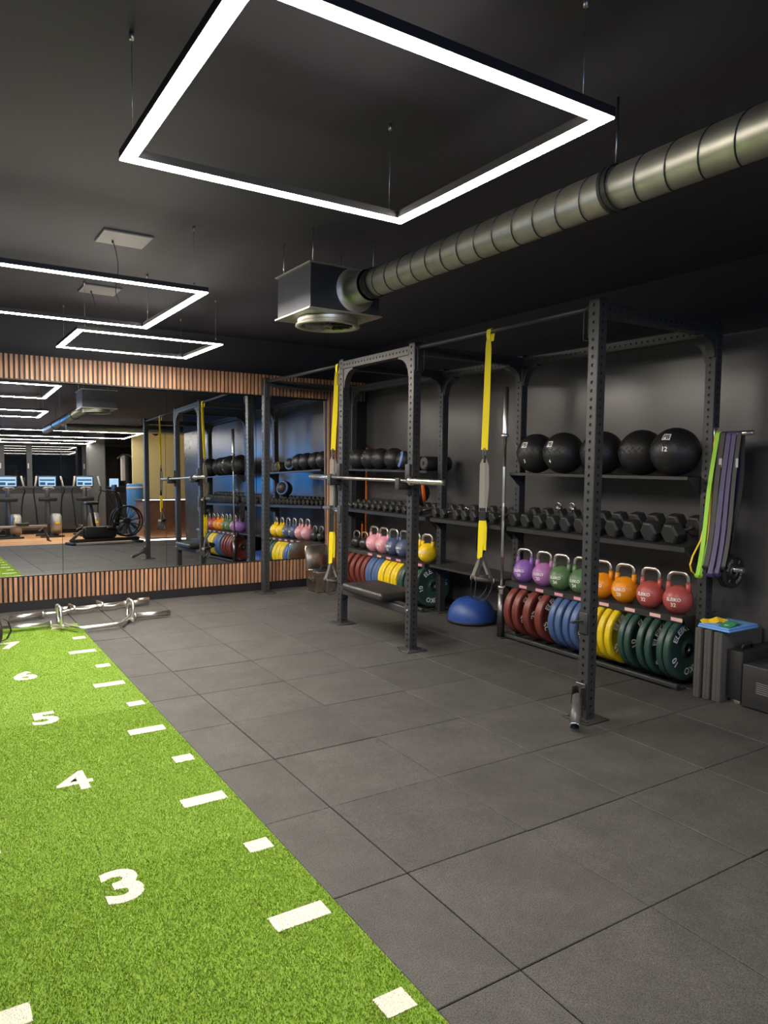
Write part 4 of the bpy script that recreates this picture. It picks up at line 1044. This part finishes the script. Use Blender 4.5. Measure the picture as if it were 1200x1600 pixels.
for xx, s in ((-0.485, 1), (0.125, -1)):
    MB().tube([(xx, 5.44, z), (xx-0.005*s, 5.43, 0.05), (xx-0.012*s, 5.44, 0.185), (xx-0.012*s, 5.46, 0.2), (xx-0.012*s, 5.63, 0.2), (xx-0.012*s, 5.65, 0.185), (xx-0.004*s, 5.65, 0.05), (xx, 5.62, z)], 0.016, 10).build('handle', 'bar_chrome', t)
    MB().cyl((xx-0.012*s, 5.47, 0.2), (xx-0.012*s, 5.62, 0.2), 0.019, 12).build('handle_grip', 'bar_chrome', t)
    MB().tube([(xx, 5.40, z), (xx, 5.62, z)], 0.014, 8).build('cross_tube', 'bar_chrome', t)
t = thing('multi_grip_bar', 'chrome bar with bent grips lying between the trap bar and the mirror', 'barbell', (-0.15, 6.12, 0), world=True)
a = Vector((-0.86, 6.03, z)); b2 = Vector((0.50, 6.30, z)); dd = (b2-a).normalized(); pp = Vector((-dd.y, dd.x, 0)); Lb = (b2-a).length
MB().cyl(a, a+dd*0.30, 0.027, 20).build('sleeve', 'bar_chrome', t); MB().cyl(b2-dd*0.26, b2, 0.027, 20).build('sleeve', 'bar_chrome', t)
for q in (0.30, Lb-0.26): MB().cyl(a+dd*(q-0.01), a+dd*(q+0.01), 0.034, 20).build('collar', 'bar_chrome', t)
pts = [a+dd*0.30, a+dd*0.36, a+dd*0.46-pp*0.05, a+dd*0.60+pp*0.05, a+dd*0.72-pp*0.03, a+dd*0.84+pp*0.05, a+dd*0.98-pp*0.05, a+dd*(Lb-0.32), a+dd*(Lb-0.26)]
MB().tube(pts, 0.018, 10).build('shaft', 'bar_chrome', t)
for q in (0.58, 0.86):
    c = a+dd*q; MB().tube([c-pp*0.08+Vector((0, 0, 0)), c-pp*0.07+Vector((0, 0, 0.05)), c+pp*0.07+Vector((0, 0, 0.05)), c+pp*0.08], 0.012, 8).build('grip_loop', 'bar_chrome', t)
# third bar beside it
t = thing('straight_bar', 'thin chrome bar lying against the mirror skirting', 'barbell', (0.1, 6.4, 0), world=True)
MB().cyl((-0.25, 6.36, 0.022), (0.42, 6.46, 0.022), 0.014, 14).build('shaft', 'bar_chrome', t)
MB().cyl((0.42, 6.46, 0.026), (0.55, 6.479, 0.026), 0.0255, 18).build('sleeve', 'bar_chrome', t)
MB().cyl((-0.38, 6.341, 0.026), (-0.25, 6.36, 0.026), 0.0255, 18).build('sleeve', 'bar_chrome', t)
# black wheel with strap at the turf
t = thing('sled_wheel', 'black rubber disc with a carry strap standing on the turf', 'weight', (-1.02, 5.05, 0), world=True)
cx_, cy_ = -1.065, 5.12
MB().lathe([(0.0, -0.05), (0.085, -0.05), (0.100, -0.042), (0.105, -0.03), (0.105, 0.03), (0.100, 0.042), (0.085, 0.05), (0.0, 0.05)], (cx_, cy_, 0.114), (0.94, 0.34, 0), 36).build('disc', 'rubber_black', t)
dr = Vector((0.94, 0.34, 0)); q0 = Vector((cx_, cy_, 0.114))
MB().ribbon([q0+dr*0.045+Vector((0, 0, 0.10)), q0+dr*0.09+Vector((0, 0, 0.105)), q0+dr*0.135+Vector((0, 0, 0.07)), q0+dr*0.155+Vector((0, 0, -0.01)), q0+dr*0.12+Vector((0, 0, -0.07)), q0+dr*0.05+Vector((0, 0, -0.09))], (-0.34, 0.94, 0), 0.025, 0.004).build('strap', 'strap_black', t)

# ------------------------------------------------------------------ corner with foam blocks
foam = [((2.845, 1.330, 1.375), 0.472, 'grey foam block standing against the end upright of the rack'), ((2.862, 1.268, 1.318), 0.468, 'grey foam block standing in the middle of the three'), ((2.872, 1.196, 1.256), 0.464, 'grey foam block standing next to the black case')]
for (xx, ya, yb), hz, lb in foam:
    t = thing('foam_block', lb, 'foam block', (xx+0.2, (ya+yb)/2, 0), world=True)
    MB().rbox(xx, 3.01 if ya > 1.32 else 3.34, ya, yb, 0.0, hz, 0.006).build('block', 'foam_grey', t)
    MB().box(xx-0.0008, xx+0.004, (ya+yb)/2-0.0008, (ya+yb)/2+0.0008, 0.01, hz-0.01).build('seam', 'matte_black', t)
t = thing('balance_pad', 'light blue foam pad lying on top of the grey foam blocks', 'pad', (3.05, 1.27, 0.475), world=True)
MB().rbox(2.865, 3.20, 1.145, 1.372, 0.4735, 0.489, 0.005).build('pad', 'pad_blue', t)
MB().rbox(2.87, 3.20, 1.15, 1.367, 0.4895, 0.501, 0.005).build('pad_top', 'pad_blue', t)
t = thing('mini_band', 'yellow loop band lying crumpled on the blue pad', 'resistance band', (2.93, 1.33, 0.50), world=True)
MB().ribbon([(2.885, 1.352, 0.505), (2.91, 1.348, 0.512), (2.94, 1.335, 0.507), (2.96, 1.318, 0.512), (2.99, 1.306, 0.524), (3.02, 1.290, 0.512), (3.05, 1.27, 0.505)], (0.25, 0.6, 0.5), 0.045, 0.003).build('band', 'band_yellow', t)
t = thing('mini_band', 'dark green loop band lying folded on the blue pad', 'resistance band', (2.97, 1.22, 0.50), world=True)
MB().ribbon([(2.88, 1.195, 0.508), (2.93, 1.197, 0.512), (2.98, 1.203, 0.522), (3.03, 1.212, 0.512), (3.08, 1.225, 0.508)], (0.1, 1, 0.1), 0.072, 0.003).build('band', 'band_teal', t)
MB().box(2.905, 2.925, 1.185, 1.208, 0.5125, 0.5142).build('print', 'print_white', t)
t = thing('black_case', 'black upright case between the foam blocks and the speaker', 'case', (3.1, 1.13, 0), world=True)
MB().rbox(2.93, 3.34, 1.085, 1.190, 0.03, 0.355, 0.010).build('shell', 'matte_black', t)
for xx in (2.97, 3.28): MB().rbox(xx-0.02, xx+0.02, 1.10, 1.17, 0.0, 0.032, 0.005).build('foot', 'chrome', t)
MB().tube([(2.99, 1.13, 0.352), (3.0, 1.13, 0.385), (3.1, 1.13, 0.39), (3.11, 1.13, 0.352)], 0.010, 8).build('handle', 'machine_black', t)
t = thing('floor_speaker', 'low black metal cabinet with vent slots on the floor by the wall', 'speaker', (3.1, 0.9, 0), world=True)
MB().rbox(2.925, 3.34, 0.62, 1.080, 0.008, 0.285, 0.006).build('cabinet', 'shelf_black', t)
for i in range(6):
    z = 0.115+i*0.013; MB().box(2.9238, 2.9262, 0.80, 0.985, z, z+0.004).build('vent_slot', 'panel_grey', t)
for xx in (2.96, 3.30):
    for yy_ in (0.66, 1.04): MB().cyl((xx, yy_, 0.0), (xx, yy_, 0.009), 0.015, 10).build('foot', 'matte_black', t)

# ------------------------------------------------------------------ behind: window wall, cardio machines, reception
wfz = struct(MB().box(-4.5, 7.0, YB-0.12, YB, -0.02, 1.36).build('wall_front', 'wall_dark'))
struct(MB().box(-4.5, 7.0, YB-0.12, YB, 2.72, ZC).build('wall_front_head', 'wall_dark'))
wx = [-0.75, 0.40, 1.13, 2.68, 3.22, 4.40]
struct(MB().box(-4.5, wx[0], YB-0.12, YB, 1.36, 2.72).build('wall_front_side', 'wall_dark'))
struct(MB().box(wx[-1], 7.0, YB-0.12, YB, 1.36, 2.72).build('wall_front_end', 'wall_dark'))
for i, (a, b2) in enumerate(((wx[0], wx[1]), (0.40, 1.13), (1.13, 2.68), (2.68, 3.22), (3.22, 4.40))):
    g = struct(MB().box(a+0.05, b2-0.05, YB-0.07, YB-0.06, 1.41, 2.67).build('window_%d' % (i+1), 'night_glass'))
    for (x0, x1, z0, z1) in ((a, a+0.07, 1.36, 2.72), (b2-0.07, b2, 1.36, 2.72), (a+0.07, b2-0.07, 1.36, 1.43), (a+0.07, b2-0.07, 2.65, 2.72)):
        MB().box(x0, x1, YB-0.10, YB+0.02, z0, z1).build('window_frame', 'window_frame', g)
    MB().box(b2-0.05, b2-0.02, YB+0.02, YB+0.05, 1.95, 2.10).build('window_handle', 'white_paint', g)
MB_c = struct(MB().box(2.60, 3.05, -8.35, -7.95, 0.0, ZC).build('column', 'column_grey'))
struct(MB().rbox(-4.4, 4.6, YB+0.001, YB+0.14, 0.12, 1.20, 0.01).build('trim_6', 'window_frame'))
# street lights seen through the night window
for xx, zz in ((1.78, 2.45), (2.02, 2.43)):
    o = MB().sphere((0, 0, 0), 0.07, 14, 8).build('street_lamp_glow', 'strip_lamp') if False else None

def cross_trainer(loc, label, tall=False):
    t = thing('cross_trainer', label, 'cross trainer', loc, 'cardio machines by the windows')
    MB().rbox(-0.30, 0.30, 0.40, 0.50, 0.0, 0.05, 0.015).rbox(-0.30, 0.30, -0.62, -0.52, 0.0, 0.05, 0.015).rbox(-0.06, 0.06, -0.6, 0.45, 0.03, 0.10, 0.02).build('base', 'machine_black', t)
    MB().lathe([(0.0, -0.13), (0.24, -0.13), (0.29, -0.10), (0.30, 0.0), (0.29, 0.10), (0.24, 0.13), (0.0, 0.13)], (0.12, 0.25, 0.36), (1, 0, 0), 28).build('flywheel_housing', 'machine_silver', t)
    MB().rbox(0.06, 0.18, 0.535, 0.557, 0.36, 0.42, 0.02).build('badge', 'badge_yellow', t)
    MB().tube([(0, -0.25, 0.08), (0, -0.35, 0.6), (0, -0.42, 1.15), (0, -0.38, 1.42)], [0.10, 0.08, 0.06, 0.05], 12).build('column', 'machine_grey', t)
    MB().rbox(-0.24, 0.24, -0.33, -0.24, 0.98, 1.10, 0.03).build('cockpit', 'machine_black', t)
    sc = MB().rbox(-0.24, 0.24, -0.40, -0.36, 1.38, 1.70, 0.012); s_ = sc.build('console', 'machine_black', t)
    MB().box(-0.215, 0.215, -0.362, -0.3585, 1.41, 1.67).build('display', 'screen', s_)
    for i, (u0, u1, v0, v1) in enumerate(((-0.19, -0.05, 1.44, 1.52), (0.0, 0.19, 1.44, 1.50), (-0.19, 0.19, 1.56, 1.60))):
        MB().box(u0, u1, -0.3590, -0.3575, v0, v1).build('display_tile', 'screen_dark', s_)
    for s in (-1, 1):
        MB().tube([(s*0.30, -0.10, 0.25), (s*0.32, -0.22, 0.8), (s*0.36, -0.22, 1.10), (s*0.40, -0.05, 1.28), (s*0.36, 0.0, 1.40)], 0.020, 8).build('arm_lever', 'machine_black', t)
        MB().tube([(s*0.36, 0.0, 1.40), (s*0.33, -0.03, 1.55), (s*0.31, -0.08, 1.68)], 0.024, 8).build('arm_grip', 'grip_light', t)
        MB().tube([(s*0.05, -0.30, 1.30), (s*0.14, -0.16, 1.34), (s*0.10, -0.10, 1.37), (0, -0.09, 1.37)], 0.016, 8).build('hand_grip', 'grip_light', t)
        MB().tube([(s*0.20, 0.30, 0.30), (s*0.22, -0.45, 0.16)], 0.022, 8).build('pedal_arm', 'machine_silver', t)
        MB().rbox(s*0.22-0.07, s*0.22+0.07, -0.22, 0.14, 0.28, 0.32, 0.015).build('pedal', 'machine_black', t)
    return t
ct = cross_trainer((0.42, -7.25, 0), 'cross trainer by the night window, first beside the rowing machine')
cross_trainer((1.42, -7.25, 0), 'cross trainer with silver flywheel in the middle by the night window')
cross_trainer((2.40, -7.20, 0), 'cross trainer with silver flywheel beside the grey column')
# rowing machine
t = thing('rowing_machine', 'low rowing machine with long silver rail on the wood floor', 'rowing machine', (0.6, -5.0, 0), world=True)
MB().rbox(-0.9, 1.05, -5.04, -4.96, 0.36, 0.42, 0.012).build('rail', 'machine_silver', t)
MB().rbox(0.35, 0.65, -5.13, -4.87, 0.425, 0.48, 0.02).build('seat', 'machine_black', t)
for xx in (0.98, -0.75): 
    MB().tube([(xx, -5.0, 0.37), (xx+0.10, -5.18, 0.02), (xx+0.14, -5.18, 0.02)], 0.016, 8).tube([(xx, -5.0, 0.37), (xx+0.10, -4.82, 0.02), (xx+0.14, -4.82, 0.02)], 0.016, 8).build('leg', 'machine_black', t)
MB().lathe([(0, -0.10), (0.26, -0.10), (0.30, -0.06), (0.30, 0.06), (0.26, 0.10), (0, 0.10)], (-1.1, -5.0, 0.42), (0, 1, 0), 28).build('flywheel', 'machine_black', t)
MB().rbox(-1.3, -0.85, -5.2, -4.8, 0.0, 0.12, 0.02).build('front_foot', 'machine_black', t)
# air bike
t = thing('air_bike', 'black fan bike with big spoked wheel cage seen in the mirror', 'exercise bike', (2.15, -3.3, 0), world=True)
B = Matrix.Translation((2.15, -3.3, 0)) @ Matrix.Rotation(-0.12, 4, 'Z')
def bt(pts, r, n=8): return [B @ Vector(p) for p in pts]
wc = (0.45, 0, 0.52); WR = 0.36
for sy_ in (-0.09, 0.09):
    MB().tube([B @ Vector((wc[0]+WR*math.cos(2*PI*i/36), sy_, wc[2]+WR*math.sin(2*PI*i/36))) for i in range(36)], 0.022, 8, closed=True).build('cage_ring', 'machine_black', t)
    for i in range(12):
        a = 2*PI*i/12
        MB().tube([B @ Vector((wc[0]+0.06*math.cos(a), sy_, wc[2]+0.06*math.sin(a))), B @ Vector((wc[0]+WR*math.cos(a+.2), sy_, wc[2]+WR*math.sin(a+.2)))], 0.008, 6).build('cage_spoke', 'machine_grey', t)
for i in range(10):
    a = 2*PI*i/10
    MB().box(0.07, 0.32, -0.055, 0.055, -0.002, 0.002, B @ Matrix.Translation(wc) @ Matrix.Rotation(-a, 4, 'Y') @ Matrix.Rotation(0.4, 4, 'X')).build('fan_blade', 'machine_grey', t)
MB().cyl(B @ Vector((wc[0], -0.11, wc[2])), B @ Vector((wc[0], 0.11, wc[2])), 0.07, 18).build('hub', 'machine_black', t)
MB().rbox(-0.85, 0.75, -0.05, 0.05, 0.05, 0.13, 0.02, B).build('floor_beam', 'machine_black', t)
for xx in (-0.85, 0.72): MB().rbox(xx-0.05, xx+0.05, -0.28, 0.28, 0.0, 0.06, 0.02, B).build('foot_bar', 'machine_black', t)
MB().tube(bt([(-0.86, 0, 0.08), (-0.62, 0, 0.30), (-0.45, 0, 0.34)], 0), 0.035, 8).build('rear_stay', 'machine_grey', t)
MB().rbox(-0.58, 0.20, -0.09, 0.09, 0.13, 0.42, 0.07, B, 3).build('drive_cover', 'machine_black', t)
MB().tube(bt([(-0.30, 0, 0.40), (-0.38, 0, 0.92)], 0), 0.035, 10).build('seat_post', 'machine_black', t)
MB().rbox(-0.52, -0.22, -0.13, 0.13, 0.92, 1.0, 0.035, B, 3).build('seat', 'machine_black', t)
MB().tube(bt([(0.20, 0, 0.42), (0.30, 0, 0.9), (0.24, 0, 1.20)], 0), 0.06, 10).build('mast', 'machine_black', t)
MB().rbox(0.14, 0.20, -0.13, 0.13, 1.18, 1.40, 0.02, B).build('console', 'machine_black', t)
for s in (-1, 1):
    MB().tube(bt([(0.10, s*0.16, 0.36), (0.22, s*0.20, 0.85), (0.10, s*0.26, 1.22), (-0.10, s*0.26, 1.28)], 0), 0.020, 8).build('arm_lever', 'machine_black', t)
    MB().rbox(-0.06, 0.10, s*0.16-0.05, s*0.16+0.05, 0.26+s*0.1, 0.29+s*0.1, 0.01, B).build('pedal', 'machine_black', t)
# cable tower
t = thing('cable_tower', 'tall cable machine with pale shroud beside the grey column', 'cable machine', (3.55, -7.4, 0), world=True)
MB().rbox(3.2, 3.9, -7.7, -7.1, 0.0, 0.08, 0.02).build('base', 'machine_black', t)
MB().rbox(3.50, 3.62, -7.46, -7.34, 0.08, 2.35, 0.02).build('upright', 'machine_black', t)
MB().rbox(3.36, 3.50, -7.36, -7.30, 1.55, 2.30, 0.03).build('shroud', 'white_paint', t)
MB().tube([(3.25, -7.2, 2.2), (3.42, -7.35, 2.32), (3.6, -7.35, 2.32), (3.72, -7.2, 2.2)], 0.025, 8).build('pulley_arm', 'machine_grey', t)
MB().rbox(3.05, 3.30, -7.40, -7.36, 1.38, 1.62, 0.01).build('console', 'screen', t)
# blue drum
t = thing('water_drum', 'tall blue cylinder standing beside the reception desk', 'cylinder', (3.20, -5.0, 0), world=True)
MB().lathe([(0.0, 0.0), (0.20, 0.0), (0.21, 0.02), (0.21, 1.40), (0.19, 1.44), (0.0, 1.44)], (3.20, -5.0, 0), (0, 0, 1), 32).build('body', 'drum_blue', t)
MB().lathe([(0.208, 1.30), (0.215, 1.30), (0.215, 1.36), (0.208, 1.36)], (3.20, -5.0, 0), (0, 0, 1), 32).build('ring', 'white_paint', t)
# reception desk
t = thing('reception_desk', 'brown reception desk with lit top and base edges, seen in the mirror', 'desk', (3.9, -4.1, 0), world=True)
MB().rbox(3.10, 5.6, -4.5, -3.70, 0.06, 0.98, 0.01).build('front', 'desk_brown', t)
MB().rbox(3.06, 5.65, -4.55, -3.66, 0.981, 1.03, 0.008).build('counter', 'machine_grey', t)
MB().box(3.14, 5.55, -4.46, -3.74, 0.0, 0.06).build('plinth', 'machine_black', t)
m = MB().box(3.04, 5.6, -3.64, -3.60, 0.0, 0.03); m.box(3.04, 3.08, -4.5, -3.64, 0.0, 0.03); m.build('base_light', 'strip_lamp', t)
MB().box(3.06, 5.65, -3.66, -3.655, 1.005, 1.02).build('counter_light', 'strip_lamp', t)
# wall washer and spot lamp at the reception
t = thing('wall_washer_lamp', 'warm ceiling lamp lighting the yellow reception wall', 'light', (4.0, -5.1, ZC), world=True)
MB().rbox(3.4, 5.2, -5.18, -5.08, ZC-0.07, ZC, 0.008).build('housing', 'matte_black', t)
MB().box(3.42, 5.18, -5.17, -5.09, ZC-0.078, ZC-0.0705).build('diffuser', 'warm_lamp', t)
t = thing('spot_lamp', 'small black spotlight hanging before the yellow reception wall', 'light', (3.45, -3.9, 2.7), world=True)
MB().cyl((3.45, -3.9, 2.78), (3.45, -3.9, ZC), 0.01, 8).build('stem', 'matte_black', t)
MB().lathe([(0, 0), (0.06, 0), (0.075, 0.02), (0.075, 0.18), (0.06, 0.19), (0, 0.17)], (3.52, -3.95, 2.70), (-0.7, 0.5, 0.3), 20).build('head', 'matte_black', t)
# second duct run under the cardio ceiling
t = thing('ventilation_duct', 'second round duct crossing under the cardio ceiling', 'duct', (2.2, -3.3, 2.72), world=True)
MB().cyl((1.3, -3.45, 2.74), (6.0, -3.45, 2.74), 0.09, 24).build('pipe', 'galv', t)
for xx in (1.6, 3.0): MB().cyl((xx, -3.45, 2.82), (xx, -3.45, ZC), 0.004, 6).build('hanger_rod', 'steel', t)
# blue wall display that tints the mirror and the glossy wall
t = thing('wall_display', 'large blue glowing display on the far window wall', 'screen', (-2.7, YB, 1.2), world=True)
MB().rbox(-4.2, -1.2, YB+0.001, YB+0.06, 1.25, 2.75, 0.01).build('housing', 'matte_black', t)
MB().box(-4.15, -1.25, YB+0.06, YB+0.064, 1.30, 2.70).build('display', 'blue_neon', t)

for o in bpy.data.objects:
    if '_o' in o: del o['_o']
